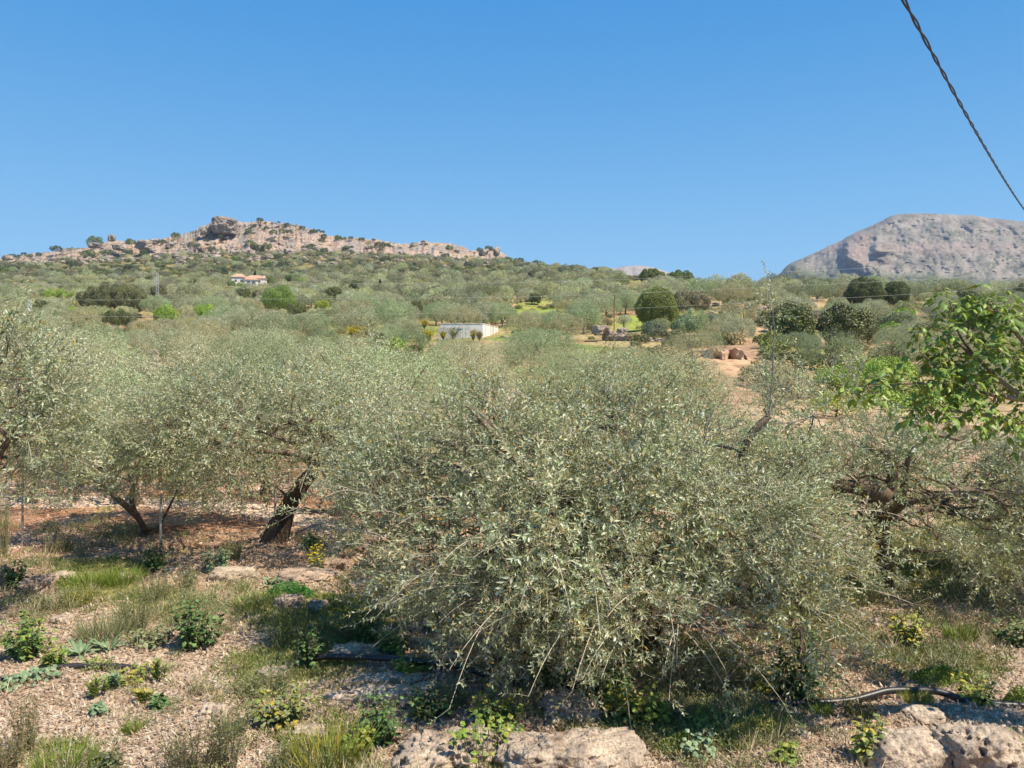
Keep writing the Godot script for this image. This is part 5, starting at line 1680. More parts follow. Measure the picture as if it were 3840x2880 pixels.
func make_pipe() -> void:
	var runs := [[[-260, 2590], [-60, 2580], [60, 2556], [180, 2522], [300, 2508], [420, 2500], [540, 2496], [700, 2494], [900, 2490], [1050, 2484], [1180, 2482], [1300, 2478], [1420, 2484], [1540, 2502], [1650, 2522], [1760, 2540], [1880, 2556], [1980, 2566], [2080, 2582], [2200, 2600], [2340, 2622],
		[2480, 2640], [2600, 2650], [2760, 2656], [2900, 2662], [3060, 2664], [3200, 2654], [3320, 2640], [3420, 2634], [3520, 2640], [3620, 2654], [3720, 2664], [3840, 2668], [4100, 2662]]]
	for run in runs:
		var curve := Curve3D.new()
		var pts := []
		for k in run:
			var d: float = 3.27 * F / (k[1] - HY)
			var p := at(k[0], d)
			var lift := 0.03
			if k[0] > 560 and k[0] < 1170: lift = -0.05
			if k[0] > 1170 and k[0] < 1800: lift = 0.1
			if k[0] > 3290 and k[0] < 3560: lift = 0.08
			pts.append(p + Vector3(0, lift, 0))
		for i in pts.size():
			var t: Vector3 = (pts[mini(i + 1, pts.size() - 1)] - pts[maxi(i - 1, 0)]) / 6.0
			curve.add_point(pts[i], -t, t)
		var fine := []
		for i in 261: fine.append(curve.sample_baked(curve.get_baked_length() * i / 260.0, true))
		var b := Buf.new()
		b.tube(fine, taper(0.031, 0.031, 261), 12, Color(0.045, 0.045, 0.05))
		tag(obj("irrigation_pipe", b.mesh(M.pipe_plastic)), "black plastic irrigation pipe lying across the foreground litter", "pipe")
	# metal stakes of the old fence
	for e in [[84, 1310, 2052, 13.6, "galvanised stake nearest the left edge", 1780], [602, 1860, 2062, 13.2, "galvanised stake beside the small forked olive", 1850], [1032, 1780, 2000, 14.3, "galvanised stake touching the dark leaning trunk", 1775]]:
		var o := thing("metal_stake", at(e[0], e[3]))
		var h: float = (e[2] - e[5]) / F * e[3]
		var b := Buf.new()
		b.tube([Vector3(0, -0.2, 0), Vector3(0.0, h * 0.5, 0), Vector3(0.01, h, 0)], [0.022, 0.022, 0.02], 6, Color(0.42, 0.41, 0.4))
		obj("pole", b.mesh(M.galvanised), o)
		tag(o, e[4], "stake", "metal stakes along the grove's edge")

# ---------------------------------------------------------------- walnut

func make_walnut() -> void:
	var base := at(4350, 6.4)
	var o := thing("walnut_tree", base)
	tag(o, "walnut tree reaching in from the right edge with glossy green leaflets", "tree")
	var fork := P(4250, 1750, 6.4)
	var wood := Buf.new()
	var limbs := [
		[[base + Vector3(0, -0.2, 0), P(4330, 2300, 6.4), fork], 0.09, 0.065],
		[[fork, P(4050, 1500, 6.2), P(3860, 1300, 6.0), P(3740, 1180, 5.9), P(3640, 1130, 5.9)], 0.05, 0.006],
		[[fork, P(4030, 1600, 6.1), P(3850, 1500, 6.0), P(3700, 1380, 5.9), P(3600, 1260, 5.9), P(3560, 1120, 5.9)], 0.045, 0.005],
		[[P(3760, 1430, 5.95), P(3640, 1420, 5.9), P(3540, 1390, 5.8), P(3450, 1320, 5.8)], 0.022, 0.005],
		[[P(3850, 1500, 6.0), P(3650, 1470, 5.8), P(3500, 1440, 5.7), P(3380, 1440, 5.7), P(3250, 1450, 5.7)], 0.024, 0.004],
		[[fork, P(4000, 1700, 6.0), P(3850, 1600, 5.9), P(3650, 1550, 5.7), P(3500, 1540, 5.7), P(3390, 1540, 5.7)], 0.035, 0.004],
		[[P(3640, 1330, 5.9), P(3560, 1260, 5.8), P(3480, 1220, 5.8)], 0.014, 0.004],
		[[P(3850, 1300, 6.0), P(3780, 1220, 5.8), P(3700, 1130, 5.8)], 0.014, 0.004],
		[[P(3860, 1380, 6.0), P(3780, 1330, 5.7), P(3700, 1300, 5.6)], 0.014, 0.004],
		[[fork, P(4330, 1500, 6.6), P(4450, 1350, 6.8), P(4600, 1290, 6.9)], 0.05, 0.006],
		[[fork, P(4420, 1600, 6.3), P(4650, 1500, 6.2), P(4850, 1480, 6.2)], 0.05, 0.006],
		[[fork, P(4200, 1500, 6.9), P(4150, 1330, 7.2), P(4080, 1230, 7.4)], 0.05, 0.006],
	]
	var tips := []
	for l in limbs:
		var pts := []
		for p in l[0]: pts.append(p - base)
		var curve := Curve3D.new()
		for i in pts.size():
			var t: Vector3 = (pts[mini(i + 1, pts.size() - 1)] - pts[maxi(i - 1, 0)]) / 6.0
			curve.add_point(pts[i], -t, t)
		var n := maxi(6, int(curve.get_baked_length() / 0.06))
		var fine := []
		for i in n + 1: fine.append(curve.sample_baked(curve.get_baked_length() * i / n, true))
		wood.tube(fine, taper(l[1], l[2], fine.size()), 8, Color(0.3, 0.25, 0.19), 0.25, nz)
		if l[1] < 0.1:
			for i in fine.size():
				if float(i) / n > (0.3 if l[1] < 0.03 else 0.45): tips.append(fine[i])
	# compound leaves: five to seven leaflets on a drooping stalk
	var cols := [Color(0.13, 0.22, 0.033), Color(0.18, 0.28, 0.04), Color(0.24, 0.33, 0.05), Color(0.26, 0.33, 0.05), Color(0.16, 0.25, 0.055), Color(0.27, 0.28, 0.045)]
	var kinds := []
	for k in 6:
		var lb := Buf.new()
		lb.broad(Vector3.ZERO, Vector3.UP, Vector3.RIGHT, 1.0, [0.24, 0.27, 0.22, 0.25, 0.28, 0.23][k], cols[k], [0.2, 0.35, 0.1, 0.3, 0.25, 0.4][k])
		kinds.append(lb.mesh(M.walnut_leaf))
	var all := []
	var stalks := Buf.new()
	for i in 620:
		var p: Vector3 = tips[rng.randi() % tips.size()] + rand_dir() * 0.03
		var out := rand_dir()
		out.y = out.y * 0.4 + 0.1
		out = out.normalized()
		var len := rng.randf_range(0.13, 0.22)
		var prev := p
		var mid := p + out * len * 0.6 + Vector3.UP * 0.02
		var end := p + out * len + Vector3.DOWN * len * 0.35
		stalks.stick(p, mid, 0.0028, 0.002, Color(0.25, 0.27, 0.1))
		stalks.stick(mid, end, 0.002, 0.0014, Color(0.25, 0.27, 0.1))
		var side := out.cross(Vector3.UP).normalized()
		for k in 7:
			if k == 6 or rng.randf() < 0.8:
				var q: Vector3 = mid if k < 2 else (mid.lerp(end, 0.5) if k < 4 else end)
				var s := 1.0 if k % 2 else -1.0
				var dir := (side * s * 0.9 + out * 0.45 + Vector3.DOWN * rng.randf_range(0.15, 0.8)) if k < 6 else (out + Vector3.DOWN * 0.7)
				dir = (dir + rand_dir() * 0.2).normalized()
				var nrm := (Vector3.UP + rand_dir() * 0.45).normalized()
				var sd := dir.cross(nrm).normalized()
				var l := rng.randf_range(0.048, 0.084) * (1.15 if k == 6 else 1.0)
				all.append([Transform3D(Basis(sd, dir, sd.cross(dir)).scaled_local(Vector3(l, l, l)), q), rng.randi() % 6 if rng.randf() < 0.7 else rng.randi() % 3])
	stalks.n.clear()
	obj("trunk", wood.mesh(M.bark), o)
	obj("foliage", stalks.mesh(M.dry_stem), o)
	# leaflets in view, nearest first, are parts of their own
	var seen := []
	var rest := [[], [], [], [], [], []]
	for e in all:
		var w: Vector3 = e[0].origin + base
		var px := 1920.0 + F * w.x / -w.z
		if px < 3860.0 and seen.size() < 300 and rng.randf() < 0.5: seen.append(e)
		else: rest[e[1]].append(e[0])
	for e in seen:
		var lf := obj("leaf", kinds[e[1]], o)
		lf.transform = e[0]
	for k in 6: copies("foliage", kinds[k], rest[k], [], o)

# ---------------------------------------------------------------- weeds

func weed(style: String, h: float, w: float, cols: Array) -> Array:
	# [stems, leaves, flowers or null]
	var st := Buf.new()
	var lf := Buf.new()
	var fl := Buf.new()
	var stemc := Color(0.24, 0.24, 0.12)
	match style:
		"leafy":
			for i in int(9 + 26 * w):
				var a := rng.randf() * TAU
				var r := sqrt(rng.randf()) * w * 0.5
				var foot := Vector3(cos(a) * r * 0.4, 0, sin(a) * r * 0.4)
				var top := Vector3(cos(a) * r, h * rng.randf_range(0.5, 1.05), sin(a) * r)
				st.stick(foot, top, 0.005, 0.0025, stemc)
				for k in int(7 + 22 * h):
					var t := lerpf(0.12, 1.0, rng.randf())
					var q := rand_dir()
					q.y = q.y * 0.35 - 0.05
					q = q.normalized()
					var s := rng.randf_range(0.035, 0.07) * (1.1 - 0.45 * t)
					var p := foot.lerp(top, t) + q * s * 0.5
					lf.broad(p, q, q.cross((Vector3.UP + rand_dir() * 0.4).normalized()).normalized(), s * 1.25, s * 0.5, cols[rng.randi() % cols.size()] * rng.randf_range(0.8, 1.2))
		"feathery", "flower", "sprig":
			var stiff := style == "sprig"
			for i in int(26 + 90 * w):
				var a := rng.randf() * TAU
				var r := sqrt(rng.randf()) * w * 0.5
				var foot := Vector3(cos(a) * r * 0.55, 0, sin(a) * r * 0.55)
				var top := Vector3(cos(a) * r, h * rng.randf_range(0.35, 1.0), sin(a) * r) + rand_dir() * 0.05
				st.stick(foot, top, 0.003, 0.0012, stemc if not stiff else Color(0.16, 0.12, 0.08))
				var per := 18 if style != "flower" else 12
				for k in per:
					var t := rng.randf_range(0.05, 1.0)
					var q := (rand_dir() + Vector3.UP * 0.5).normalized()
					lf.leaf(foot.lerp(top, t), q, across(q), rng.randf_range(0.018, 0.045), 0.0042 if style != "flower" else 0.006, cols[rng.randi() % cols.size()] * rng.randf_range(0.8, 1.25))
				if style == "flower":
					for k in 2:
						var p := top + rand_dir() * 0.03
						for g in 4:
							var q := Vector3(cos(g * 1.57), 0.35, sin(g * 1.57)).normalized()
							fl.leaf(p, q, across(q), 0.02, 0.008, Color(0.8, 0.62, 0.02))
		"grass":
			for i in int(120 + 700 * w):
				var a := rng.randf() * TAU
				var r := sqrt(rng.randf()) * w * 0.5
				var q := (Vector3(cos(a) * 0.5, 1.0, sin(a) * 0.5) + rand_dir() * 0.4).normalized()
				lf.leaf(Vector3(cos(a) * r, 0, sin(a) * r), q, across(q), h * rng.randf_range(0.45, 1.05), 0.0035, cols[rng.randi() % cols.size()] * rng.randf_range(0.8, 1.25))
			st.stick(Vector3(0, -0.03, 0), Vector3(0, h * 0.4, 0), 0.004, 0.002, stemc)
		"rosette":
			for i in 18:
				var a := rng.randf() * TAU
				var q := Vector3(cos(a), rng.randf_range(0.25, 1.5), sin(a)).normalized()
				lf.broad(Vector3(cos(a), 0, sin(a)) * 0.02, q, q.cross(Vector3.UP).normalized(), h * rng.randf_range(0.7, 1.2), h * 0.11, cols[rng.randi() % cols.size()] * rng.randf_range(0.85, 1.2), 0.3)
			st.stick(Vector3(0, -0.03, 0), Vector3(0, h * 0.3, 0), 0.008, 0.004, stemc)
		"moss":
			for i in int(5200 * w * w + 600):
				var a := rng.randf() * TAU
				var r := sqrt(rng.randf())
				var p := Vector3(cos(a) * r * w * 0.5, h * (1.0 - r * r) * rng.randf_range(0.3, 1.0), sin(a) * r * w * 0.3)
				var q := (rand_dir() + Vector3.UP).normalized()
				lf.leaf(p, q, across(q), rng.randf_range(0.012, 0.03), 0.007, cols[rng.randi() % cols.size()] * rng.randf_range(0.8, 1.25))
			st.stick(Vector3(0, -0.03, 0), Vector3(0, h * 0.6, 0), 0.003, 0.002, stemc)
		"round":
			for i in int(24 + 60 * w):
				var a := rng.randf() * TAU
				var r := sqrt(rng.randf()) * w * 0.5
				var foot := Vector3(cos(a) * r * 0.6, 0, sin(a) * r * 0.6)
				var top := Vector3(cos(a) * r, h * rng.randf_range(0.3, 1.0), sin(a) * r)
				st.stick(foot, top, 0.0025, 0.002, stemc)
				var s := rng.randf_range(0.03, 0.055)
				var nrm := (Vector3.UP + Vector3.BACK * 0.4 + rand_dir() * 0.5).normalized()
				var q := across(nrm)
				lf.broad(top - q * s * 0.5, q, q.cross(nrm).normalized(), s * 1.1, s * 0.58, cols[rng.randi() % cols.size()] * rng.randf_range(0.85, 1.2), 0.1)
		"spear":
			for i in 5:
				var foot := Vector3(rng.randf_range(-0.5, 0.5) * w, 0, rng.randf_range(-0.2, 0.2) * w)
				var top := foot + Vector3(rng.randf_range(-0.04, 0.04), h * rng.randf_range(0.6, 1.0), 0)
				st.stick(foot, top, 0.005, 0.003, stemc)
				for k in 26:
					var t := rng.randf_range(0.1, 1.0)
					var a := k * 2.4
					var q := Vector3(cos(a), rng.randf_range(0.4, 1.2), sin(a)).normalized()
					lf.broad(foot.lerp(top, t), q, q.cross(Vector3.UP).normalized(), rng.randf_range(0.05, 0.08), 0.009, cols[rng.randi() % cols.size()] * rng.randf_range(0.85, 1.2), 0.15)
	return [st, lf, fl if not fl.v.is_empty() else null]

const G_NETTLE := [Color(0.07, 0.14, 0.035), Color(0.1, 0.18, 0.05), Color(0.13, 0.22, 0.07), Color(0.06, 0.11, 0.03)]
const G_FRESH := [Color(0.12, 0.2, 0.03), Color(0.16, 0.25, 0.04), Color(0.2, 0.28, 0.05), Color(0.25, 0.27, 0.05)]
const G_FUZZ := [Color(0.18, 0.21, 0.1), Color(0.23, 0.25, 0.12), Color(0.28, 0.28, 0.14), Color(0.15, 0.19, 0.08)]
const G_DRY := [Color(0.24, 0.18, 0.1), Color(0.3, 0.23, 0.13), Color(0.18, 0.14, 0.07), Color(0.14, 0.16, 0.06)]
const G_DARK := [Color(0.06, 0.08, 0.03), Color(0.08, 0.1, 0.04), Color(0.1, 0.1, 0.045)]
const G_EMER := [Color(0.03, 0.19, 0.03), Color(0.05, 0.24, 0.04), Color(0.09, 0.26, 0.05)]
const G_GLAUC := [Color(0.15, 0.23, 0.12), Color(0.19, 0.28, 0.15), Color(0.23, 0.31, 0.17)]
const G_YELL := [Color(0.2, 0.25, 0.05), Color(0.27, 0.28, 0.05), Color(0.14, 0.19, 0.05), Color(0.4, 0.32, 0.04)]

func make_weeds() -> void:
	# px, py of the foot, height and width in the picture's units, style, colours, label
	var list := [
		[742, 2428, 215, 210, "leafy", G_NETTLE, "tall dark heart-leaved weed alone in the litter"],
		[105, 2465, 170, 230, "leafy", G_FRESH + G_NETTLE, "wide green leafy weed near the left edge"],
		[205, 2510, 90, 110, "leafy", G_FRESH, "pale green leafy weed growing over the pipe"],
		[300, 2462, 75, 110, "rosette", G_GLAUC, "blue-green rosette just behind the pipe"],
		[372, 2505, 66, 120, "rosette", G_FRESH, "fresh green rosette leaning over the pipe"],
		[405, 2440, 70, 90, "rosette", G_GLAUC, "small rosette behind the fresh green one"],
		[150, 2560, 50, 130, "round", G_GLAUC, "glaucous low weed in front of the left pipe end"],
		[60, 2590, 40, 150, "round", G_GLAUC, "flat glaucous weed at the left edge below the pipe"],
		[362, 2628, 90, 62, "spear", G_FRESH, "bright upright seedling below the pipe"],
		[588, 2566, 92, 60, "spear", G_FRESH, "bright upright seedling at the buried end of the pipe"],
		[470, 2565, 44, 200, "leafy", G_YELL, "low trailing weed in front of the pipe's buried end"],
		[543, 2634, 52, 45, "spear", G_YELL, "tiny yellow-green seedling in the litter"],
		[492, 2755, 50, 44, "grass", G_FRESH, "tiny grass clump far from others in the litter"],
		[598, 2664, 46, 34, "leafy", G_NETTLE, "tiny dark seedling right of the litter's middle"],
		[425, 2590, 60, 30, "spear", G_GLAUC, "thin pale seedling beside the bright upright one"],
		[372, 2688, 40, 60, "round", G_GLAUC, "tiny pale weed below the bright upright seedling"],
		[515, 2365, 185, 130, "feathery", G_FUZZ, "tall feathery weed left of the dark heart-leaved one"],
		[590, 2260, 120, 120, "feathery", G_FUZZ, "feathery weed behind the tall feathery one"],
		[390, 2400, 110, 160, "grass", G_FUZZ, "long grass clump behind the rosettes"],
		[330, 2205, 70, 180, "grass", G_FRESH, "bright grass clump near the left rocks"],
		[455, 2190, 75, 130, "grass", G_FRESH, "second bright grass clump by the pale stone"],
		[180, 2290, 60, 150, "feathery", G_FUZZ, "low fuzzy weed below the craggy pinkish rock"],
		[300, 2270, 60, 140, "feathery", G_YELL, "low yellowish weed in the left clearing"],
		[560, 2420, 60, 220, "leafy", G_FUZZ, "trailing weed between the grass clump and heart-leaved weed"],
		[1080, 2245, 62, 200, "moss", G_EMER, "emerald green moss mound in the clearing"],
		[975, 2270, 45, 190, "grass", G_FRESH, "fresh grass left of the emerald mound"],
		[1320, 2398, 220, 230, "flower", G_NETTLE + G_FUZZ, "weed full of small yellow flowers beside the hollowed stone"],
		[1460, 2250, 150, 180, "flower", G_FUZZ, "sparser yellow-flowered weed behind the fuller one"],
		[1190, 2150, 110, 60, "flower", G_FUZZ, "thin yellow-flowered weed near the brown rocks"],
		[1370, 2405, 120, 150, "leafy", G_NETTLE, "dark leafy weed at the foot of the yellow flowers"],
		[1150, 2510, 150, 110, "leafy", G_NETTLE + G_DARK, "dark leafy weed where the pipe emerges"],
		[1090, 2420, 180, 200, "feathery", G_YELL, "tall yellowish feathery weed above the pipe's gap"],
		[1000, 2610, 130, 230, "feathery", G_FUZZ, "pale fuzzy weed mound in front of the pipe's gap"],
		[1060, 2700, 130, 240, "leafy", G_YELL + G_FUZZ, "yellowing weed mound below the pale fuzzy one"],
		[880, 2760, 110, 150, "feathery", G_FUZZ, "wispy weed behind the angular cream stone"],
		[1425, 2790, 190, 200, "leafy", G_NETTLE, "dark green leafy weed left of the grey outcrop"],
		[1350, 2830, 110, 120, "leafy", G_FRESH, "fresh leafy weed below the dark leafy one"],
		[1600, 2700, 120, 220, "leafy", G_DARK + G_NETTLE, "sparse dark weed on the mottled slab"],
		[1700, 2650, 110, 140, "feathery", G_FUZZ, "thin weed at the mottled slab's right end"],
		[1860, 2720, 140, 220, "leafy", G_YELL + G_NETTLE, "yellow-flecked weed in front of the upright stone"],
		[1230, 2890, 190, 230, "grass", G_YELL, "bright yellow-green grass tuft at the bottom"],
		[1080, 2890, 120, 160, "feathery", G_FUZZ, "fuzzy weed left of the bright grass tuft"],
		[1790, 2885, 190, 230, "round", G_FRESH, "pale round-leaved weed at the bottom centre"],
		[1900, 2830, 130, 120, "round", G_FRESH, "round-leaved weed beside the larger bottom one"],
		[1940, 2890, 70, 60, "round", G_FRESH, "few round leaves on the long outcrop"],
		[2060, 2590, 190, 260, "leafy", G_NETTLE, "dense dark nettle clump left under the big olive"],
		[2250, 2625, 230, 300, "leafy", G_NETTLE, "largest dense nettle clump under the big olive"],
		[2360, 2720, 200, 200, "leafy", G_YELL + G_NETTLE, "yellow-green leafy weed right of the craggy rock"],
		[2450, 2700, 90, 190, "leafy", G_FRESH, "fresh low weed in front of the pipe's middle"],
		[2990, 2620, 260, 220, "leafy", G_NETTLE, "dark leafy weed under the right drooping olive spray"],
		[2870, 2600, 90, 130, "leafy", G_YELL, "low yellowish weed left of the drooping spray"],
		[2560, 2810, 60, 260, "moss", G_FRESH, "flat bright carpet weed in the lower middle"],
		[2830, 2760, 60, 300, "moss", G_YELL, "flat yellow-green carpet weed right of the lower middle"],
		[2660, 2730, 60, 180, "leafy", G_FRESH, "small bright weed below the pipe"],
		[2620, 2860, 100, 130, "round", G_GLAUC, "glaucous round-leaved weed at the bottom right of centre"],
		[3250, 2860, 170, 130, "leafy", G_YELL, "yellow-tinged weed left of the smooth pale dome"],
		[3400, 2430, 140, 150, "leafy", G_YELL, "yellow-leaved weed behind the pipe's bend"],
		[3660, 2640, 100, 140, "leafy", G_YELL, "yellowing weed just behind the pipe's right end"],
		[3530, 2560, 50, 240, "moss", G_FRESH, "bright carpet weed behind the raised pipe"],
		[3820, 2650, 70, 130, "moss", G_FRESH, "bright carpet weed at the right edge"],
		[3600, 2410, 90, 90, "grass", G_FRESH, "grass tuft right of the crumbly stone"],
		[3810, 2420, 110, 160, "leafy", G_NETTLE + G_FUZZ, "soft green weed clump at the right edge"],
		[3440, 2640, 60, 90, "grass", G_YELL, "yellow grass tuft behind the highest pipe bend"],
		[3220, 2690, 70, 150, "feathery", G_DARK, "dark wispy weed where the pipe rises"],
		[3770, 2888, 130, 95, "spear", G_FRESH, "pointed-leaved plant before the large pitted rock"],
		[3845, 2888, 95, 60, "spear", G_FRESH, "smaller pointed-leaved plant at the bottom right corner"],
		[3640, 2850, 60, 40, "spear", G_GLAUC, "tiny plant between the two big right rocks"],
		[725, 2900, 170, 260, "sprig", G_DARK, "dark wiry sprigs at the bottom edge"],
		[850, 2900, 230, 150, "sprig", G_DARK + G_FUZZ, "tall dark wiry sprig right of the others"],
		[95, 2830, 230, 110, "feathery", G_DRY, "tall thin dry weed in the lower left"],
		[250, 2900, 110, 190, "grass", G_FRESH, "green grass at the bottom left edge"],
		[40, 2890, 130, 130, "feathery", G_DRY, "dry weed in the bottom left corner"],
		[400, 2900, 80, 100, "leafy", G_DARK, "small dark weed at the bottom left of centre"],
		[225, 2070, 70, 130, "feathery", G_DRY, "dry brown tussock in the red clearing"],
		[580, 2140, 110, 110, "leafy", G_DARK + G_NETTLE, "dark green weed beside the metal stake"],
		[815, 2150, 100, 110, "leafy", G_GLAUC, "light green weed left of the leaning trunk"],
		[1160, 2060, 70, 80, "leafy", G_NETTLE, "green weed right behind the leaning trunk"],
		[880, 2100, 90, 80, "feathery", G_FUZZ, "wispy weed in the leaning trunk's shade"],
		[10, 2090, 330, 70, "feathery", G_DRY, "tall withered brown weed at the left edge"],
		[55, 2210, 110, 90, "leafy", G_NETTLE, "green weed between the left edge rocks"],
		[1010, 2200, 50, 60, "rosette", G_GLAUC, "spiky rosette by the pinkish slab"],
		[700, 2210, 90, 100, "feathery", G_FUZZ, "wispy weed left of the cream slab"],
		[1550, 2520, 70, 220, "leafy", G_FRESH, "low green weed above the pipe's middle"],
		[1480, 2440, 90, 160, "leafy", G_NETTLE + G_FRESH, "green weed right of the pale slab"],
		[1640, 2370, 110, 160, "leafy", G_DARK + G_FUZZ, "dull weed under the big olive's left sprays"],
		[3080, 2690, 50, 60, "grass", G_FRESH, "tiny tuft on the near side of the pipe"],
		[2940, 2860, 70, 100, "leafy", G_FRESH, "small leafy weed on the lower right litter"],
		[3020, 2330, 90, 140, "grass", G_FRESH, "grass in the shade between the two big olives"],
		[3200, 2250, 110, 160, "grass", G_FUZZ, "pale grass under the bare-limbed olive"],
	]
	for e in list:
		var d := dist(e[0], minf(e[1], 2925.0))
		var k := d / F
		var p := at(e[0], d)
		var wd: Array = weed(e[4], e[2] * k, e[3] * k, e[5])
		var called: String = {"grass": "grass_tuft", "moss": "moss_mound", "flower": "flowering_weed", "rosette": "rosette_weed", "sprig": "dry_sprig", "spear": "seedling"}.get(e[4], "weed")
		var o := thing(called, p, rng.randf() * 0.8)
		obj("stem", wd[0].mesh(M.dry_stem), o)
		obj("foliage", wd[1].mesh(M.herb), o)
		if wd[2] != null: obj("blossom", wd[2].mesh(M.herb), o)
		tag(o, e[6], "weed", "weeds of the foreground")

func make_ground_cover() -> void:
	# dry leaves and bark chips
	var chips := []
	for k in 3:
		var b := Buf.new()
		for i in 3:
			var q := rand_dir()
			q.y *= 0.3
			q = q.normalized()
			b.leaf(Vector3(rng.randf_range(-0.05, 0.05), 0.008 + 0.006 * i, rng.randf_range(-0.05, 0.05)), q, q.cross((Vector3.UP + rand_dir() * 0.5).normalized()).normalized(), [0.07, 0.05, 0.1][k], [0.008, 0.011, 0.004][k], Color(1, 1, 1) * rng.randf_range(0.75, 1.2))
		chips.append(b.mesh(M.litter))
	var tones := [Color(0.5, 0.38, 0.27), Color(0.6, 0.48, 0.36), Color(0.4, 0.28, 0.19), Color(0.46, 0.39, 0.31), Color(0.3, 0.21, 0.14), Color(0.64, 0.54, 0.43)]
	var where := [[], [], []]
	var tint := [[], [], []]
	for i in 110000:
		var d := 5.2 + 9.5 * pow(rng.randf(), 1.25)
		var px := rng.randf_range(-150.0, 3990.0)
		var x := (px - 1920.0) / F * d
		if greenness(x, -d) > 0.75: continue
		var k := i % 3
		var s := rng.randf_range(0.45, 1.0)
		where[k].append(Transform3D(Basis(Vector3.UP, rng.randf() * TAU).scaled(Vector3.ONE * s), on(x, -d)))
		tint[k].append(tones[rng.randi() % 6] * rng.randf_range(0.8, 1.15))
	for k in 3: tag(copies("leaf_litter", chips[k], where[k], tint[k]), "dry leaves and bark chips strewn over the ground", "litter")
	# short grass
	var tufts := []
	for k in 3:
		var b := Buf.new()
		for i in 16:
			var q: Vector3 = (Vector3.UP * [1.0, 0.6, 0.8][k] + rand_dir() * 0.8).normalized()
			q.y = absf(q.y)
			b.leaf(Vector3(rng.randf_range(-0.05, 0.05), 0, rng.randf_range(-0.05, 0.05)), q, across(q), rng.randf_range(0.04, [0.12, 0.07, 0.09][k]), [0.0028, 0.007, 0.004][k], Color(1, 1, 1) * rng.randf_range(0.75, 1.25))
		tufts.append(b.mesh(M.herb))
	where = [[], [], []]
	tint = [[], [], []]
	var gt := [Color(0.15, 0.21, 0.045), Color(0.2, 0.24, 0.06), Color(0.27, 0.27, 0.09), Color(0.12, 0.18, 0.04), Color(0.33, 0.29, 0.13)]
	for i in 60000:
		var d := 5.2 + 18.0 * pow(rng.randf(), 1.5)
		var px := rng.randf_range(-200.0, 4040.0)
		var x := (px - 1920.0) / F * d
		if greenness(x, -d) < rng.randf_range(0.2, 1.25): continue
		if d > 13.0 and px < 1700.0 and rng.randf() < 0.8: continue
		var k := rng.randi() % 3
		where[k].append(Transform3D(Basis(Vector3.UP, rng.randf() * TAU).scaled(Vector3.ONE * rng.randf_range(0.6, 1.4)), on(x, -d)))
		tint[k].append(gt[rng.randi() % 5] * rng.randf_range(0.8, 1.25))
	for k in 3: tag(copies("grass", tufts[k], where[k], tint[k]), "short grass and seedlings between the stones", "grass")
	# withered stalks and fine weeds tangled through it all
	var stalks := []
	for k in 3:
		var b := Buf.new()
		for i in [22, 30, 26][k]:
			var a := rng.randf() * TAU
			var q := (Vector3(cos(a) * 0.6, 1.0, sin(a) * 0.6) + rand_dir() * 0.5).normalized()
			q.y = absf(q.y)
			var p := Vector3(rng.randf_range(-0.08, 0.08), 0, rng.randf_range(-0.08, 0.08))
			var l := rng.randf_range(0.06, [0.24, 0.14, 0.18][k])
			b.leaf(p, q, across(q), l, 0.0022, Color(1, 1, 1) * rng.randf_range(0.7, 1.2))
			if k > 0:
				for g in 5:
					var f := (q * 0.4 + rand_dir()).normalized()
					b.leaf(p + q * l * rng.randf_range(0.2, 1.0), f, across(f), 0.022, 0.004, Color(1, 1, 1) * rng.randf_range(0.7, 1.2))
		stalks.append(b.mesh(M.herb))
	where = [[], [], []]
	tint = [[], [], []]
	var st := [[Color(0.5, 0.42, 0.27), Color(0.42, 0.34, 0.2)], [Color(0.22, 0.25, 0.1), Color(0.3, 0.3, 0.14)], [Color(0.3, 0.27, 0.15), Color(0.26, 0.28, 0.13)]]
	for i in 7000:
		var d := 5.2 + 10.0 * pow(rng.randf(), 1.3)
		var px := rng.randf_range(-150.0, 3990.0)
		var x := (px - 1920.0) / F * d
		if nz.get_noise_2d(x * 30.0 - 500.0, d * 30.0) + 0.35 * nz.get_noise_2d(x * 110.0, d * 110.0) < rng.randf_range(0.0, 0.5): continue
		if px < 1050.0 and d > 6.3 and d < 8.9 and rng.randf() < 0.8: continue
		var k := rng.randi() % 3
		where[k].append(Transform3D(Basis(Vector3.UP, rng.randf() * TAU).scaled(Vector3.ONE * rng.randf_range(0.6, 1.5)), on(x, -d)))
		tint[k].append(st[k][rng.randi() % 2] * rng.randf_range(0.8, 1.25))
	for k in 3: tag(copies("weeds", stalks[k], where[k], tint[k]), "withered stalks and fine weeds tangled over the ground", "weeds")
	# gravel of the pale strip
	var gm := stone(4, Vector3.ONE, 0.6, 0.0, 77, Color(1, 1, 1), Color(0.75, 0.72, 0.7), M.litter)
	var gw := []
	var gc := []
	for i in 6500:
		var px := rng.randf_range(-100.0, 1500.0)
		var d := gravel_line(px) + rng.randfn(0.0, 0.4)
		if i % 5 == 0: d = 19.8 + rng.randfn(0.0, 0.4)
		if i % 7 == 0: d = rng.randf_range(12.5, 24.0)
		var x := (px - 1920.0) / F * d
		var s := rng.randf_range(0.025, 0.08)
		gw.append(Transform3D(Basis(Vector3.UP, rng.randf() * TAU).scaled(Vector3(s, s * 0.6, s)), on(x, -d, s * 0.1)))
		gc.append([Color(0.66, 0.52, 0.41), Color(0.56, 0.42, 0.32), Color(0.72, 0.6, 0.5)][i % 3] * rng.randf_range(0.8, 1.1))
	tag(copies("gravel", gm, gw, gc), "pale stones strewn in a strip through the grove", "gravel")

# ----------------------------------------------------------------

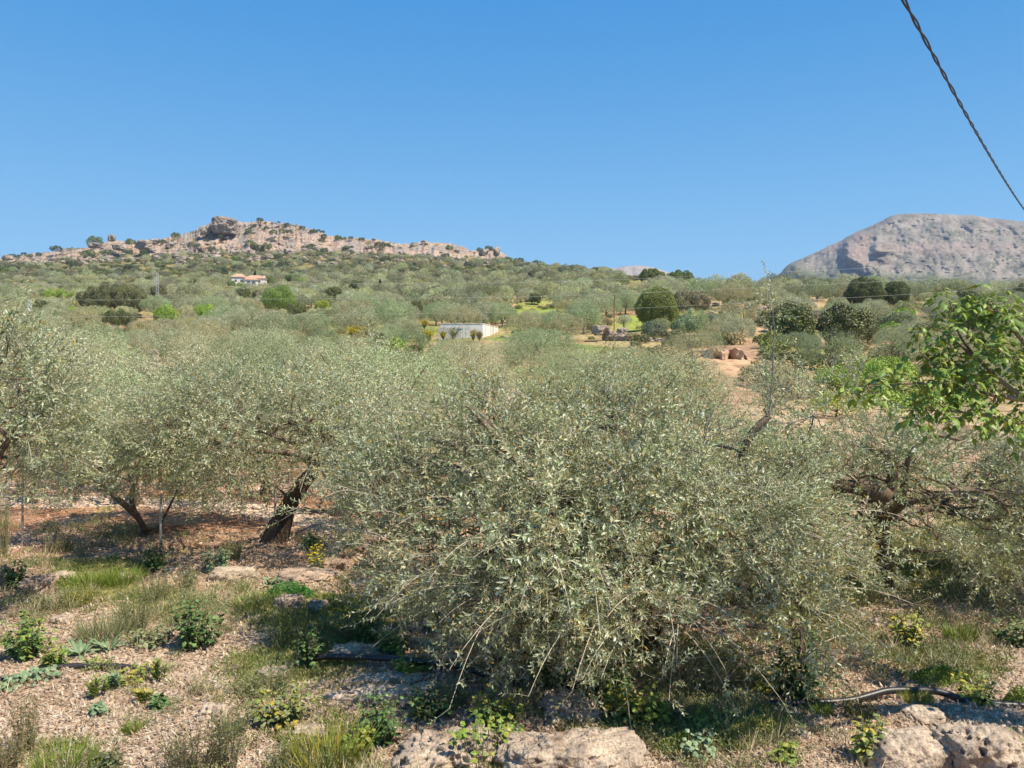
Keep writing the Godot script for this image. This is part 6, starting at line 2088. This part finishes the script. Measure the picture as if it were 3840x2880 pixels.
func _ready() -> void:
	var cam := Camera3D.new()
	cam.name = "camera"
	cam.projection = Camera3D.PROJECTION_FRUSTUM
	cam.near = 0.1
	cam.far = 9000.0
	cam.size = 2.0 * 0.1 * 1440.0 / F
	cam.frustum_offset = Vector2(0, -0.1 * (1440.0 - HY) / F)
	cam.position = Vector3(0, EYE, 0)
	cam.current = true
	add_child(cam)
	var we := WorldEnvironment.new()
	we.name = "environment"
	var env := Environment.new()
	env.background_mode = Environment.BG_SKY
	var sm := ProceduralSkyMaterial.new()
	sm.sky_top_color = Color(0.002, 0.20, 0.57).linear_to_srgb()
	sm.sky_horizon_color = Color(0.34, 0.70, 0.97).linear_to_srgb()
	sm.sky_curve = 0.15
	sm.ground_bottom_color = Color(0.2, 0.16, 0.12)
	sm.ground_horizon_color = Color(0.45, 0.42, 0.38)
	sm.sky_energy_multiplier = 0.89
	env.sky = Sky.new()
	env.sky.sky_material = sm
	env.tonemap_mode = Environment.TONE_MAPPER_LINEAR
	env.tonemap_exposure = 1.56
	env.sdfgi_enabled = true
	env.ssao_enabled = true
	env.ssil_enabled = true
	env.fog_enabled = true
	env.fog_density = 0.0001
	env.fog_light_color = Color(0.78, 0.86, 1.0)
	we.environment = env
	add_child(we)
	var sun := DirectionalLight3D.new()
	sun.name = "sun"
	sun.light_energy = 1.6
	sun.light_color = Color(1.0, 0.945, 0.85)
	sun.light_angular_distance = 0.5
	sun.shadow_enabled = true
	sun.sky_mode = DirectionalLight3D.SKY_MODE_LIGHT_ONLY
	add_child(sun)
	sun.look_at_from_position(Vector3.ZERO, -Vector3(0.46, 0.80, 0.27), Vector3.UP)

	rng.seed = 20240
	nz.seed = 7
	nz.frequency = 0.01
	nz.fractal_octaves = 3
	cell.noise_type = FastNoiseLite.TYPE_CELLULAR
	cell.frequency = 0.01
	cell.fractal_octaves = 2
	cell.seed = 9
	ridged.frequency = 0.01
	ridged.fractal_type = FastNoiseLite.FRACTAL_RIDGED
	ridged.fractal_octaves = 3
	ridged.seed = 12
	make_materials()
	make_raster()
	make_terrain()
	make_ridge()
	make_mountain()
	make_buildings()
	make_olive_protos()
	make_hero_olives()
	make_special_trees()
	make_grove()
	make_walnut()
	make_slope_stones()
	make_scrub()
	make_foreground_stones()
	make_lines()
	make_pipe()
	make_weeds()
	make_ground_cover()
	finish_labels()
